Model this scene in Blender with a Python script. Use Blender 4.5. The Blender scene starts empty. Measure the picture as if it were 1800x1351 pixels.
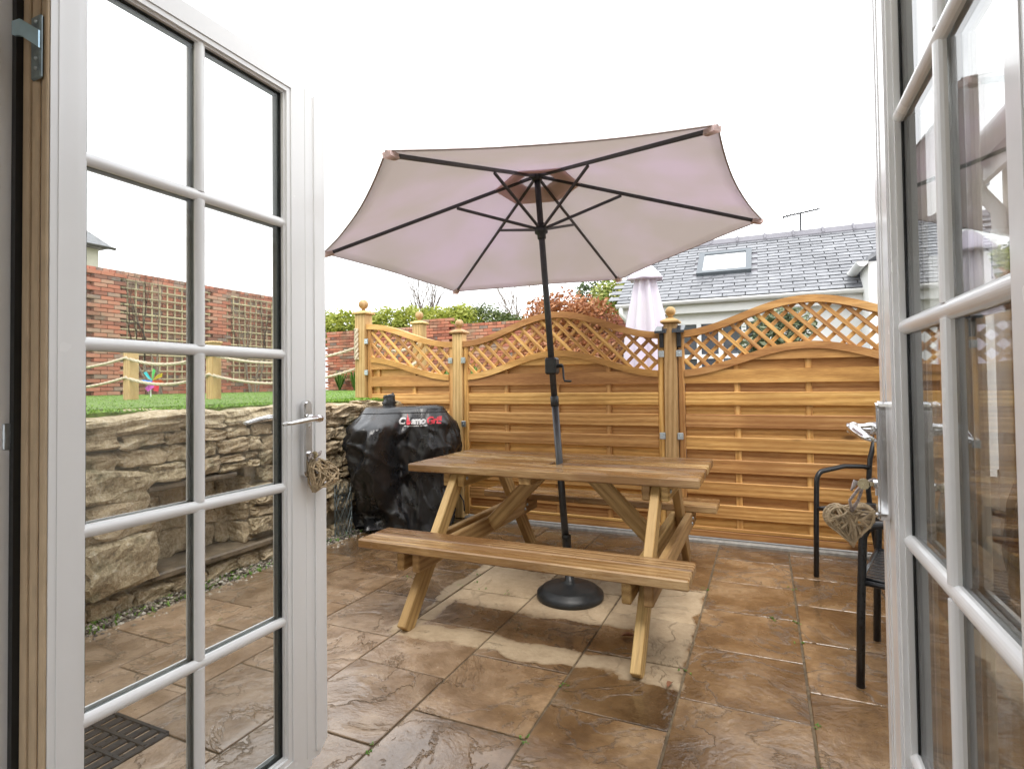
import bpy, math, random
from mathutils import Vector, Matrix, noise
from mathutils.bvhtree import BVHTree
R = math.radians
S = bpy.context.scene
COL = S.collection
# ------------------------------------------------------------------ camera
F_PX, YAW, PIT, ROL, CY, CAMH = 985.6, 0.4229, 0.0217, 0.0122, 653.05, 1.22
cd = bpy.data.cameras.new('camera'); cam = bpy.data.objects.new('camera', cd); COL.objects.link(cam)
cd.sensor_width = 36; cd.lens = F_PX / 1800 * 36; cd.shift_y = -(675.5 - CY) / 1800
cd.clip_start = 0.02; cd.clip_end = 400
f0 = Vector((-math.sin(YAW), math.cos(YAW), 0)); r0 = Vector((math.cos(YAW), math.sin(YAW), 0)); zz = Vector((0, 0, 1))
fw = math.cos(PIT) * f0 + math.sin(PIT) * zz; up = -math.sin(PIT) * f0 + math.cos(PIT) * zz
rc = math.cos(ROL) * r0 - math.sin(ROL) * up; uc = math.sin(ROL) * r0 + math.cos(ROL) * up
m = Matrix.Identity(4)
for i in range(3):
    m[i][0] = rc[i]; m[i][1] = uc[i]; m[i][2] = -fw[i]
m[2][3] = CAMH
cam.matrix_world = m; S.camera = cam
# ------------------------------------------------------------------ world, sun, exposure (bright overcast)
SUN_EL, SUN_AZ = R(62), R(150)
w = bpy.data.worlds.new('World'); S.world = w; w.use_nodes = True
nt = w.node_tree; nt.nodes.clear()
out = nt.nodes.new('ShaderNodeOutputWorld'); bg = nt.nodes.new('ShaderNodeBackground')
sky = nt.nodes.new('ShaderNodeTexSky'); sky.sky_type = 'NISHITA'; sky.sun_disc = False
sky.sun_elevation = SUN_EL; sky.sun_rotation = SUN_AZ; sky.air_density = 1.5; sky.dust_density = 4
sc_ = nt.nodes.new('ShaderNodeVectorMath'); sc_.operation = 'SCALE'; sc_.inputs['Scale'].default_value = 0.1
nt.links.new(sky.outputs[0], sc_.inputs[0])
tc = nt.nodes.new('ShaderNodeTexCoord'); nz = nt.nodes.new('ShaderNodeTexNoise')
nz.inputs['Scale'].default_value = 2.2; nz.inputs['Detail'].default_value = 5
mp = nt.nodes.new('ShaderNodeMapping'); mp.inputs['Scale'].default_value = (1, 1, 3)
nt.links.new(tc.outputs['Generated'], mp.inputs[0]); nt.links.new(mp.outputs[0], nz.inputs['Vector'])
rp = nt.nodes.new('ShaderNodeValToRGB'); nt.links.new(nz.outputs[0], rp.inputs[0])
rp.color_ramp.elements[0].position = .3; rp.color_ramp.elements[0].color = (.86, .89, .92, 1)
rp.color_ramp.elements[1].position = .7; rp.color_ramp.elements[1].color = (1.0, 1.0, 1.0, 1)
mx = nt.nodes.new('ShaderNodeMix'); mx.data_type = 'RGBA'; mx.inputs[0].default_value = .9   # cloud cover
nt.links.new(sc_.outputs[0], mx.inputs[6]); nt.links.new(rp.outputs[0], mx.inputs[7])
nt.links.new(mx.outputs[2], bg.inputs[0]); bg.inputs[1].default_value = 1.0
nt.links.new(bg.outputs[0], out.inputs[0])
sl = bpy.data.lights.new('sun', 'SUN'); sl.energy = 0.8; sl.angle = R(25); sl.color = (1, .96, .9)
so = bpy.data.objects.new('sun', sl); COL.objects.link(so)
sd = Vector((math.sin(SUN_AZ) * math.cos(SUN_EL), math.cos(SUN_AZ) * math.cos(SUN_EL), math.sin(SUN_EL)))
so.rotation_euler = sd.to_track_quat('Z', 'Y').to_euler(); so.location = (0, 0, 12)
vs = S.view_settings; vs.view_transform = 'Standard'; vs.look = 'None'; vs.exposure = 1.58; vs.gamma = 1
cy = S.cycles; cy.use_denoising = True; cy.max_bounces = 10; cy.transparent_max_bounces = 40
cy.diffuse_bounces = 4; cy.glossy_bounces = 5; cy.transmission_bounces = 6; cy.caustics_reflective = False
cy.caustics_refractive = False; cy.sample_clamp_indirect = 6
try: cy.denoiser = 'OPENIMAGEDENOISE'
except Exception: pass

# ------------------------------------------------------------------ material helpers
class G:
    def __init__(s, name):
        s.m = bpy.data.materials.new(name); s.m.use_nodes = True; s.t = s.m.node_tree; s.t.nodes.clear()
        s.o = s.t.nodes.new('ShaderNodeOutputMaterial')
    def n(s, typ, **k):
        nd = s.t.nodes.new('ShaderNode' + typ)
        for a, v in k.items():
            if a[0] == '_': setattr(nd, a[1:], v)
        for a, v in k.items():
            if a[0] == '_': continue
            key = int(a[1:]) if a[0] == 'i' and a[1:].isdigit() else a.replace('__', ' ')
            s.put(nd.inputs[key], v)
        return nd
    def put(s, inp, v):
        if hasattr(v, 'bl_idname') and v.bl_idname.startswith('ShaderNode'): s.t.links.new(v.outputs[0], inp)
        elif isinstance(v, bpy.types.NodeSocket): s.t.links.new(v, inp)
        else:
            if isinstance(v, tuple) and len(v) == 3 and inp.type == 'RGBA': v = (*v, 1)
            inp.default_value = v
    def math(s, op, a, b=0.0, clamp=False):
        nd = s.t.nodes.new('ShaderNodeMath'); nd.operation = op; nd.use_clamp = clamp
        s.put(nd.inputs[0], a); s.put(nd.inputs[1], b); return nd.outputs[0]
    def vmath(s, op, a, b=(0, 0, 0)):
        nd = s.t.nodes.new('ShaderNodeVectorMath'); nd.operation = op
        s.put(nd.inputs[0], a); s.put(nd.inputs[1], b); return nd.outputs[0] if op != 'DOT_PRODUCT' else nd.outputs[1]
    def mix(s, f, a, b):
        nd = s.t.nodes.new('ShaderNodeMix'); nd.data_type = 'RGBA'
        s.put(nd.inputs[0], f); s.put(nd.inputs[6], a); s.put(nd.inputs[7], b); return nd.outputs[2]
    def ramp(s, f, *st):
        nd = s.t.nodes.new('ShaderNodeValToRGB'); s.put(nd.inputs[0], f); e = nd.color_ramp.elements
        while len(e) < len(st): e.new(.5)
        for x, (p, c) in zip(e, st):
            x.position = p; x.color = (*c, 1) if isinstance(c, tuple) else (c, c, c, 1)
        return nd.outputs[0]
    def noise(s, v, scale, detail=4, rough=.55, dist=0):
        nd = s.t.nodes.new('ShaderNodeTexNoise')
        if v is not None: s.put(nd.inputs['Vector'], v)
        nd.inputs['Scale'].default_value = scale; nd.inputs['Detail'].default_value = detail
        nd.inputs['Roughness'].default_value = rough; nd.inputs['Distortion'].default_value = dist
        return nd.outputs[0]
    def mapv(s, v, scale=(1, 1, 1), loc=(0, 0, 0)):
        nd = s.t.nodes.new('ShaderNodeMapping'); s.put(nd.inputs[0], v)
        nd.inputs['Scale'].default_value = scale; nd.inputs['Location'].default_value = loc; return nd.outputs[0]
    def obj(s, rnd=True):
        c = s.t.nodes.new('ShaderNodeTexCoord').outputs['Object']
        if not rnd: return c
        oi = s.t.nodes.new('ShaderNodeObjectInfo')
        k = s.vmath('SCALE', (37., 91., 53.)); nd = k.node; s.put(nd.inputs['Scale'], oi.outputs['Random'])
        return s.vmath('ADD', c, k)
    def rnd(s): return s.t.nodes.new('ShaderNodeObjectInfo').outputs['Random']
    def pos(s): return s.t.nodes.new('ShaderNodeNewGeometry').outputs['Position']
    def island(s): return s.t.nodes.new('ShaderNodeNewGeometry').outputs['Random Per Island']
    def bump(s, h, strength=.3, dist=.01):
        nd = s.t.nodes.new('ShaderNodeBump'); nd.inputs['Strength'].default_value = strength
        nd.inputs['Distance'].default_value = dist; s.put(nd.inputs['Height'], h); return nd.outputs[0]
    def done(s, base, rough=.6, normal=None, metal=0., spec=.5, coat=0., **kw):
        b = s.t.nodes.new('ShaderNodeBsdfPrincipled'); s.put(b.inputs['Base Color'], base)
        s.put(b.inputs['Roughness'], rough); s.put(b.inputs['Metallic'], metal); b.inputs['Specular IOR Level'].default_value = spec
        if coat: s.put(b.inputs['Coat Weight'], coat); b.inputs['Coat Roughness'].default_value = .08
        if normal is not None: s.put(b.inputs['Normal'], normal)
        for k, v in kw.items(): s.put(b.inputs[k.replace('__', ' ')], v)
        s.t.links.new(b.outputs[0], s.o.inputs[0]); return s.m
MATS = {}
def plain(name, col, rough=.5, metal=0., var=.08, scale=20, bump=.1, spec=.5, coat=0.):
    if name in MATS: return MATS[name]
    g = G(name); v = g.obj(); n = g.noise(v, scale, 4)
    c = tuple(x * (1 - var) for x in col); d = tuple(min(1, x * (1 + var)) for x in col)
    MATS[name] = g.done(g.ramp(n, (.3, c), (.7, d)), g.ramp(n, (.3, max(0, rough - .06)), (.7, min(1, rough + .06))),
                        g.bump(n, bump, .004) if bump else None, metal, spec, coat)
    return MATS[name]
def wood(name, dark, mid, light, rough=.55, wet=0., knot=True, stain=.38, st0=.46, var=.42):
    g = G(name); v = g.obj()
    warp = g.noise(g.mapv(v, (1.2, 4, 4)), 2.0, 3)
    wv = g.t.nodes.new('ShaderNodeTexWave'); wv.wave_type = 'BANDS'; wv.bands_direction = 'Y'
    g.put(wv.inputs['Vector'], g.mapv(v, (.5, 5, 5))); wv.inputs['Scale'].default_value = 1.7; wv.inputs['Distortion'].default_value = 11
    wv.inputs['Detail'].default_value = 2.5; wv.inputs['Detail Scale'].default_value = .55
    fine = g.noise(g.mapv(v, (4, 90, 90)), 3.0, 5, .65)
    grain = g.math('ADD', g.math('MULTIPLY', g.math('MULTIPLY', wv.outputs[1], g.math('ADD', warp, .3)), .30), g.math('MULTIPLY', fine, .70))
    col = g.ramp(grain, (.24, dark), (.46, mid), (.70, light))
    patch = g.noise(g.mapv(v, (.9, 2.5, 2.5)), 1.6, 3)
    col = g.mix(g.ramp(patch, (st0, 0.), (st0 + .18, stain)), col, tuple(a * b_ for a, b_ in zip(mid, (.52, .44, .38))))
    streak = g.noise(g.mapv(v, (1.6, 22, 22)), 1.5, 4, .6); col = g.mix(g.ramp(streak, (.54, 0.), (.70, stain)), col, dark)
    if knot:
        vo = g.t.nodes.new('ShaderNodeTexVoronoi'); g.put(vo.inputs['Vector'], g.mapv(v, (1.5, 4, 4))); vo.inputs['Scale'].default_value = 1.15
        col = g.mix(g.ramp(vo.outputs[0], (.045, .85), (.11, 0.)), col, tuple(a * .4 for a in dark))
    hs = g.t.nodes.new('ShaderNodeHueSaturation'); g.put(hs.inputs['Color'], col)
    g.put(hs.inputs['Value'], g.math('ADD', g.math('MULTIPLY', g.rnd(), var), 1 - var * .52))
    g.put(hs.inputs['Hue'], g.math('ADD', g.math('MULTIPLY', g.rnd(), .016), .492))
    ro = rough
    if wet: ro = g.ramp(g.noise(g.mapv(v, (1, 3, 3)), 3, 3), (.38, .06), (.62, rough * .8))
    MATS[name] = g.done(hs.outputs[0], ro, g.bump(grain, .22, .004), spec=.5)
    return MATS[name]
fence_wood = wood('fence_wood', (.33, .145, .04), (.60, .32, .098), (.76, .47, .185), .6, stain=.5)
table_wood = wood('table_wood', (.14, .08, .032), (.36, .215, .09), (.58, .42, .23), .5, wet=1, stain=.85, st0=.40, var=.62)
leg_wood = wood('leg_wood', (.25, .145, .05), (.47, .30, .12), (.62, .44, .20), .55, stain=.5)
post_wood = wood('post_wood', (.33, .19, .07), (.52, .33, .14), (.64, .44, .22), .6)
grey_wood = wood('trellis_wood', (.28, .22, .13), (.46, .38, .24), (.56, .48, .32), .7, knot=False)
wicker = plain('wicker', (.46, .35, .22), .7, var=.35, scale=60, bump=.3)
rope_m = plain('rope', (.55, .47, .36), .85, var=.15, scale=90, bump=.3)
upvc = plain('white_upvc', (.84, .84, .85), .22, var=.015, scale=6, bump=0, coat=.3)
tan_edge = plain('tan_door_edge', (.55, .42, .28), .6, var=.12, scale=14)
rubber = plain('black_rubber', (.012, .013, .014), .5, var=.2)
spacer_m = plain('spacer_bar', (.07, .085, .085), .4, var=.1)
chrome = plain('chrome', (.78, .78, .79), .1, 1., var=.04, scale=15, bump=0)
galv = plain('galvanised_steel', (.48, .53, .56), .38, 1., var=.15, scale=60)
dark_steel = plain('weathered_steel', (.22, .27, .29), .4, .9, var=.3, scale=40)
black_metal = plain('black_powder_coat', (.014, .015, .017), .32, var=.3, scale=60, bump=.15)
charcoal = plain('charcoal_metal', (.035, .036, .04), .38, var=.2, scale=40)
black_plastic = plain('black_plastic', (.016, .018, .02), .45, var=.3, scale=30)
render_m = plain('cream_render', (.62, .58, .48), .85, var=.07, scale=35, bump=.4)
white_render = plain('white_paint', (.78, .78, .77), .6, var=.04, scale=12, bump=.15)
white_plastic = plain('white_gutter_plastic', (.76, .76, .75), .35, var=.03, scale=8, bump=0)
lead_m = plain('ridge_tile', (.15, .145, .165), .6, var=.1, scale=10)
mortar = plain('mortar', (.40, .36, .29), .95, var=.3, scale=25, bump=.6)
soil = plain('soil', (.06, .045, .03), .95, var=.4, scale=14, bump=.6)
bark = plain('bark', (.19, .15, .12), .9, var=.35, scale=25, bump=.5)
floor_m = plain('room_floor', (.3, .22, .15), .5)
wall_in = plain('room_paint', (.80, .79, .76), .8, var=.02)
def leafm(name, a, b, c, rough=.5, trans=.25):
    g = G(name); i = g.island(); n = g.noise(g.obj(), 2.5, 2)
    col = g.ramp(g.math('ADD', g.math('MULTIPLY', i, .65), g.math('MULTIPLY', n, .35)), (.15, a), (.5, b), (.85, c))
    d = g.t.nodes.new('ShaderNodeBsdfPrincipled'); g.put(d.inputs['Base Color'], col); d.inputs['Roughness'].default_value = rough
    tr = g.t.nodes.new('ShaderNodeBsdfTranslucent'); g.put(tr.inputs[0], col)
    ms = g.t.nodes.new('ShaderNodeMixShader'); ms.inputs[0].default_value = trans
    g.t.links.new(d.outputs[0], ms.inputs[1]); g.t.links.new(tr.outputs[0], ms.inputs[2]); g.t.links.new(ms.outputs[0], g.o.inputs[0])
    MATS[name] = g.m; return g.m
hedge_m = leafm('hedge_leaf', (.17, .22, .03), (.34, .38, .06), (.50, .52, .12), trans=.4)
dome_m = leafm('dome_bush_leaf', (.05, .075, .02), (.10, .14, .035), (.19, .22, .06))
copper_m = leafm('copper_leaf', (.22, .075, .025), (.42, .17, .07), (.55, .29, .15))
variegated_m = leafm('variegated_leaf', (.12, .19, .03), (.30, .35, .08), (.50, .48, .18))
conifer_m = leafm('conifer_leaf', (.03, .06, .02), (.07, .11, .03), (.12, .16, .05))
olive_m = leafm('grey_green_leaf', (.06, .085, .04), (.13, .16, .08), (.28, .31, .20))
grass_m = leafm('grass_blade', (.10, .22, .02), (.18, .36, .035), (.30, .46, .07), .6)
weed_m = leafm('weed_leaf', (.06, .16, .015), (.12, .28, .03), (.22, .38, .06))
strap_m = leafm('strap_leaf', (.05, .12, .02), (.12, .24, .04), (.25, .36, .10))
# glass: clear sheet, reflection by viewing angle (both faces of each sheet)
g = G('door_glass'); geo = g.t.nodes.new('ShaderNodeNewGeometry')
c = g.math('ABSOLUTE', g.vmath('DOT_PRODUCT', geo.outputs['Incoming'], geo.outputs['Normal']))
fr = g.math('ADD', g.math('MULTIPLY', g.math('POWER', g.math('SUBTRACT', 1., c, True), 5.), .96), .04)
tr = g.t.nodes.new('ShaderNodeBsdfTransparent'); tr.inputs[0].default_value = (.985, .99, .987, 1)
gl = g.t.nodes.new('ShaderNodeBsdfGlossy'); gl.inputs['Roughness'].default_value = 0.0
ms = g.t.nodes.new('ShaderNodeMixShader'); g.put(ms.inputs[0], fr)
g.t.links.new(tr.outputs[0], ms.inputs[1]); g.t.links.new(gl.outputs[0], ms.inputs[2]); g.t.links.new(ms.outputs[0], g.o.inputs[0])
glass_m = g.m
dark_glass = plain('window_glass', (.05, .06, .07), .05, var=.1, bump=0, spec=.8)
# parasol cloth: thin fabric, some light comes through
def cloth(name, col, tl):
    g = G(name); n = g.noise(g.obj(False), 1.4, 3); fine = g.noise(g.obj(False), 260, 2)
    cc = g.ramp(n, (.38, tuple(x * .93 for x in col)), (.62, (col[0] * 1.02, col[1] * .99, min(1, col[2] * 1.09))))
    d = g.t.nodes.new('ShaderNodeBsdfDiffuse'); g.put(d.inputs[0], cc); g.put(d.inputs['Normal'], g.bump(fine, .15, .001))
    t = g.t.nodes.new('ShaderNodeBsdfTranslucent'); g.put(t.inputs[0], cc)
    ms = g.t.nodes.new('ShaderNodeMixShader'); ms.inputs[0].default_value = tl
    g.t.links.new(d.outputs[0], ms.inputs[1]); g.t.links.new(t.outputs[0], ms.inputs[2]); g.t.links.new(ms.outputs[0], g.o.inputs[0])
    return g.m
canopy_m = cloth('canopy_fabric', (.71, .665, .65), .52)
flap_m = cloth('vent_flap_fabric', (.86, .74, .68), .6)
hem_m = plain('hem_binding', (.34, .28, .27), .8)
pale_cloth = cloth('pale_parasol_fabric', (.72, .69, .74), .2)
# paving: riven concrete flags, wet except under the table
def paving():
    g = G('wet_paving'); p = g.pos(); v = g.obj()
    sx = g.t.nodes.new('ShaderNodeSeparateXYZ')
    wob = g.noise(g.mapv(p, (1, 1, 0)), 3.2, 5, .6); wob2 = g.noise(g.mapv(p, (1, 1, 0), (9, 4, 0)), 3.2, 5, .6)
    g.put(sx.inputs[0], p)
    X = g.math('ADD', sx.outputs[0], g.math('MULTIPLY', g.math('SUBTRACT', wob, .5), .26))
    Y = g.math('ADD', sx.outputs[1], g.math('MULTIPLY', g.math('SUBTRACT', wob2, .5), .26))
    def win(a, lo, hi, s=.02):   # soft window
        u = g.math('DIVIDE', g.math('SUBTRACT', a, lo), s); q = g.math('DIVIDE', g.math('SUBTRACT', hi, a), s)
        return g.math('MINIMUM', g.math('MINIMUM', u, q), 1.0)
    xw = win(X, -1.76, -.325)
    strip = g.math('MINIMUM', xw, win(Y, 2.31, 2.47))
    under = g.math('MINIMUM', xw, win(Y, 2.76, 3.43))
    ends = g.math('MAXIMUM', g.math('MINIMUM', win(X, -.58, -.335), win(Y, 2.30, 3.0)), g.math('MINIMUM', win(X, -1.75, -1.62), win(Y, 2.3, 3.2)))
    dry = g.math('MAXIMUM', g.math('MAXIMUM', g.math('MAXIMUM', strip, under), ends), 0., True)
    # riven relief
    r1 = g.noise(v, 2.6, 7, .6, .6)
    ter = g.math('FRACT', g.math('MULTIPLY', r1, 4.2)); ridge = g.ramp(ter, (.0, 0.), (.12, 1.), (.75, .55), (1., .0))
    fine = g.noise(v, 38, 5, .65); speck = g.noise(v, 130, 2)
    h = g.math('ADD', g.math('ADD', g.math('MULTIPLY', r1, 1.6), g.math('MULTIPLY', ridge, .22)), g.math('MULTIPLY', fine, .16))
    n1 = g.noise(v, 1.7, 4); n2 = g.noise(v, 7, 4)
    wet = g.ramp(g.math('ADD', g.math('MULTIPLY', n1, .6), g.math('MULTIPLY', n2, .4)), (.38, (.085, .046, .02)), (.5, (.20, .118, .055)), (.63, (.36, .24, .135)))
    wet = g.mix(g.ramp(fine, (.35, .35), (.6, 0.)), wet, (.10, .055, .026))
    pl = g.math('MULTIPLY', g.math('MULTIPLY', g.math('ADD', g.math('MULTIPLY', X, -1.1), -.75, True), g.math('ADD', g.math('MULTIPLY', Y, -1.0), 3.2, True)), .75)  # paler towards near left: stone tone and canopy reflection both put into the colour
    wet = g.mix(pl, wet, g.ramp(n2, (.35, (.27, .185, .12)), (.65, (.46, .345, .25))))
    wet = g.mix(g.ramp(ter, (.0, .38), (.05, 0.)), wet, (.07, .04, .02))
    wet = g.mix(g.ramp(speck, (.70, 0.), (.76, .55)), wet, (.42, .33, .21))
    dryc = g.ramp(g.math('ADD', g.math('MULTIPLY', n2, .6), g.math('MULTIPLY', fine, .4)), (.3, (.33, .24, .15)), (.55, (.46, .355, .235)), (.75, (.55, .44, .30)))
    hs = g.t.nodes.new('ShaderNodeHueSaturation'); g.put(hs.inputs['Color'], g.mix(dry, wet, dryc))
    g.put(hs.inputs['Value'], g.math('ADD', g.math('MULTIPLY', g.rnd(), .45), .78))
    rw = g.ramp(g.math('ADD', g.math('MULTIPLY', n2, .5), g.math('MULTIPLY', ridge, .35)), (.3, .06), (.65, .34))
    ro = g.math('ADD', g.math('MULTIPLY', dry, .75), g.math('MULTIPLY', rw, g.math('SUBTRACT', 1., dry)), True)
    m_ = g.done(hs.outputs[0], ro, g.bump(h, 1.0, .024), spec=.5)
    bs = [n_ for n_ in g.t.nodes if n_.type == 'BSDF_PRINCIPLED'][0]      # film of rain water on the wet part
    g.put(bs.inputs['Coat Weight'], g.math('MULTIPLY', g.math('SUBTRACT', 1., dry), g.ramp(n1, (.35, .95), (.65, .45)))); bs.inputs['Coat Roughness'].default_value = .07; bs.inputs['Coat IOR'].default_value = 1.45
    g.put(bs.inputs['Coat Normal'], g.bump(g.math('ADD', g.math('MULTIPLY', r1, 1.6), g.math('MULTIPLY', ridge, .16)), .75, .02))
    return m_
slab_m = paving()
# stone
g = G('rubble_stone'); v = g.pos(); a = g.noise(v, 13, 6, .65); b = g.noise(v, 55, 5, .7)
col = g.ramp(g.math('ADD', g.math('MULTIPLY', a, .5), g.math('MULTIPLY', b, .5)), (.38, (.13, .10, .065)), (.46, (.36, .285, .175)), (.54, (.58, .48, .32)), (.63, (.74, .68, .55)))
col = g.mix(g.math('MULTIPLY', g.rnd(), .6), col, g.mix(b, (.60, .40, .20), (.46, .42, .35)))
col = g.mix(g.ramp(g.noise(v, 6, 4), (.56, 0.), (.68, .55)), col, (.07, .08, .03))
stone_m = g.done(col, .85, g.bump(g.math('ADD', a, g.math('MULTIPLY', b, .6)), 1.0, .03))
g = G('slate_slab'); v = g.obj(); a = g.noise(v, 6, 6, .65)
slab2_m = g.done(g.ramp(a, (.3, (.07, .055, .04)), (.55, (.19, .15, .105)), (.75, (.32, .26, .19))), g.ramp(a, (.3, .25), (.7, .7)), g.bump(a, .6, .02))
# brick
g = G('red_brick'); v = g.obj(); i = g.math('FRACT', g.math('ADD', g.math('ADD', g.rnd(), g.island()), g.math('MULTIPLY', g.noise(v, 9, 3), .25)))
bc = g.ramp(i, (.0, (.17, .07, .05)), (.3, (.37, .12, .075)), (.62, (.47, .17, .105)), (.85, (.42, .25, .18)), (1., (.16, .13, .12)))
bc = g.mix(g.ramp(g.noise(g.pos(), 1.6, 4), (.52, 0.), (.72, .55)), bc, (.20, .165, .11))
brick_m = g.done(bc, .85, g.bump(g.noise(v, 60, 3), .4, .004))
# roof slate
g = G('roof_slate'); v = g.obj(); a = g.noise(v, 9, 4); hs = g.t.nodes.new('ShaderNodeHueSaturation')
g.put(hs.inputs['Color'], g.ramp(a, (.3, (.13, .135, .15)), (.7, (.225, .23, .245)))); g.put(hs.inputs['Value'], g.math('ADD', g.math('MULTIPLY', g.rnd(), .35), .82))
slate_m = g.done(hs.outputs[0], g.ramp(a, (.3, .24), (.7, .42)), g.bump(a, .25, .004))
slate_gap = plain('slate_shadow_batten', (.03, .03, .033), .9)
# barbecue cover
g = G('cover_vinyl'); v = g.obj(False); a = g.noise(v, 7, 5, .6, .6); b = g.noise(v, 420, 2)
cover_m = g.done(g.ramp(a, (.3, (.011, .012, .014)), (.7, (.024, .025, .028))), g.ramp(a, (.3, .22), (.7, .38)), g.bump(g.math('ADD', g.math('MULTIPLY', a, 1.), g.math('MULTIPLY', b, .04)), .35, .02), spec=.55)
print_white = plain('white_print', (.8, .8, .8), .5, var=.03); print_red = plain('red_print', (.62, .03, .05), .5, var=.05); print_black = plain('black_print', (.008, .008, .008), .5)
g = G('pebbles'); pebble_m = g.done(g.ramp(g.island(), (.0, (.05, .045, .04)), (.4, (.17, .14, .11)), (.75, (.34, .30, .24)), (1., (.55, .52, .47))), .6)

# ------------------------------------------------------------------ mesh helpers
class MB:
    def __init__(s): s.v = []; s.f = []
    def add(s, vs, fs):
        o = len(s.v); s.v += [tuple(x) for x in vs]; s.f += [tuple(i + o for i in q) for q in fs]
    def box(s, a, b):
        x0, y0, z0 = a; x1, y1, z1 = b
        s.add([(x0, y0, z0), (x1, y0, z0), (x1, y1, z0), (x0, y1, z0), (x0, y0, z1), (x1, y0, z1), (x1, y1, z1), (x0, y1, z1)],
              [(0, 3, 2, 1), (4, 5, 6, 7), (0, 1, 5, 4), (1, 2, 6, 5), (2, 3, 7, 6), (3, 0, 4, 7)])
    def cbox(s, a, b, c=.004):
        a = Vector(a); b = Vector(b); lo = Vector(map(min, a, b)); hi = Vector(map(max, a, b)); c = min(c, *(0.45 * (hi - lo)))
        V = []; idx = {}
        for sx in (0, 1):
            for sy in (0, 1):
                for sz in (0, 1):
                    p = [hi[k] if q else lo[k] for k, q in enumerate((sx, sy, sz))]
                    for ax in range(3):
                        q = p[:]
                        for k, ss in enumerate((sx, sy, sz)):
                            if k != ax: q[k] += -c if ss else c
                        idx[(sx, sy, sz, ax)] = len(V); V.append(q)
        Fs = []
        for ax in range(3):
            o1, o2 = [(1, 2), (2, 0), (0, 1)][ax]
            for sg in (0, 1):
                L = []
                for (u, w_) in ((0, 0), (1, 0), (1, 1), (0, 1)):
                    k = [0, 0, 0]; k[ax] = sg; k[o1] = u; k[o2] = w_; L.append(idx[(*k, ax)])
                Fs.append(tuple(L if sg else L[::-1]))
        for ax in range(3):       # edge chamfers
            o1, o2 = [(1, 2), (2, 0), (0, 1)][ax]
            for u in (0, 1):
                for w_ in (0, 1):
                    k0 = [0, 0, 0]; k1 = [0, 0, 0]; k0[ax] = 0; k1[ax] = 1
                    for k in (k0, k1): k[o1] = u; k[o2] = w_
                    q = [idx[(*k0, o1)], idx[(*k1, o1)], idx[(*k1, o2)], idx[(*k0, o2)]]
                    Fs.append(tuple(q if (u == w_) == True else q[::-1]))
        for sx in (0, 1):
            for sy in (0, 1):
                for sz in (0, 1):
                    t = [idx[(sx, sy, sz, k)] for k in range(3)]
                    Fs.append(tuple(t if (sx + sy + sz) % 2 else t[::-1]))
        s.add(V, Fs)
    def tube(s, pts, r, n=8, cap=True, flat=1.0):
        pts = [Vector(p) for p in pts]; rs = r if isinstance(r, (list, tuple)) else [r] * len(pts)
        ref = Vector((0, 0, 1)); prev = None; V = []; Fs = []
        for i, p in enumerate(pts):
            t = (pts[min(i + 1, len(pts) - 1)] - pts[max(i - 1, 0)]).normalized()
            if prev is None:
                u = t.cross(ref);
                if u.length < .1: u = t.cross(Vector((1, 0, 0)))
            else: u = prev - t * prev.dot(t)
            u.normalize(); prev = u; w_ = t.cross(u)
            for k in range(n):
                a = 2 * math.pi * k / n; V.append(p + rs[i] * (math.cos(a) * u + flat * math.sin(a) * w_))
        for i in range(len(pts) - 1):
            for k in range(n):
                k2 = (k + 1) % n; Fs.append((i * n + k, i * n + k2, (i + 1) * n + k2, (i + 1) * n + k))
        if cap: Fs += [tuple(range(n))[::-1], tuple((len(pts) - 1) * n + k for k in range(n))]
        s.add(V, Fs)
    def lathe(s, prof, n=24, c=(0, 0, 0), axis=None):
        V = []; Fs = []; c = Vector(c); q = None
        if axis is not None: q = Vector((0, 0, 1)).rotation_difference(Vector(axis).normalized())
        for r, z in prof:
            for k in range(n):
                a = 2 * math.pi * k / n; p = Vector((r * math.cos(a), r * math.sin(a), z))
                V.append((q @ p if q else p) + c)
        for i in range(len(prof) - 1):
            for k in range(n):
                k2 = (k + 1) % n; Fs.append((i * n + k, i * n + k2, (i + 1) * n + k2, (i + 1) * n + k))
        Fs += [tuple(range(n))[::-1], tuple((len(prof) - 1) * n + k for k in range(n))]
        s.add(V, Fs)
    def ball(s, c, r, n=12, m_=8):
        s.lathe([(max(1e-4, r * math.sin(math.pi * i / m_)), -r * math.cos(math.pi * i / m_)) for i in range(m_ + 1)], n, c)
    def prism(s, poly, ax, a, b):     # poly in the two other axes (cyclic order), extruded along ax from a to b
        n = len(poly); V = []
        for d in (a, b):
            for p in poly:
                q = [0, 0, 0]; q[ax] = d; q[(ax + 1) % 3] = p[0]; q[(ax + 2) % 3] = p[1]; V.append(q)
        Fs = [tuple(range(n))[::-1], tuple(range(n, 2 * n))] + [(k, (k + 1) % n, n + (k + 1) % n, n + k) for k in range(n)]
        s.add(V, Fs)
    def mesh(s, name, mat, smooth=False):
        me = bpy.data.meshes.new(name); me.from_pydata(s.v, [], s.f); me.materials.append(mat)
        if smooth:
            for p in me.polygons: p.use_smooth = True
        me.update(); return me
    def build(s, name, mat, parent=None, smooth=False, org=(0, 0, 0)):
        org = Vector(org)
        if any(org): s.v = [tuple(Vector(p) - org) for p in s.v]
        return link(name, s.mesh(name, mat, smooth), parent, org)
WORLD = {}
def link(name, data, parent=None, loc=(0, 0, 0), rot=None):
    o = bpy.data.objects.new(name, data); COL.objects.link(o); loc = Vector(loc); WORLD[o.name] = loc.copy()
    if parent is not None: o.parent = parent; loc = loc - WORLD[parent.name]
    o.location = loc
    if rot is not None: o.rotation_mode = 'QUATERNION'; o.rotation_quaternion = rot
    return o
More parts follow.
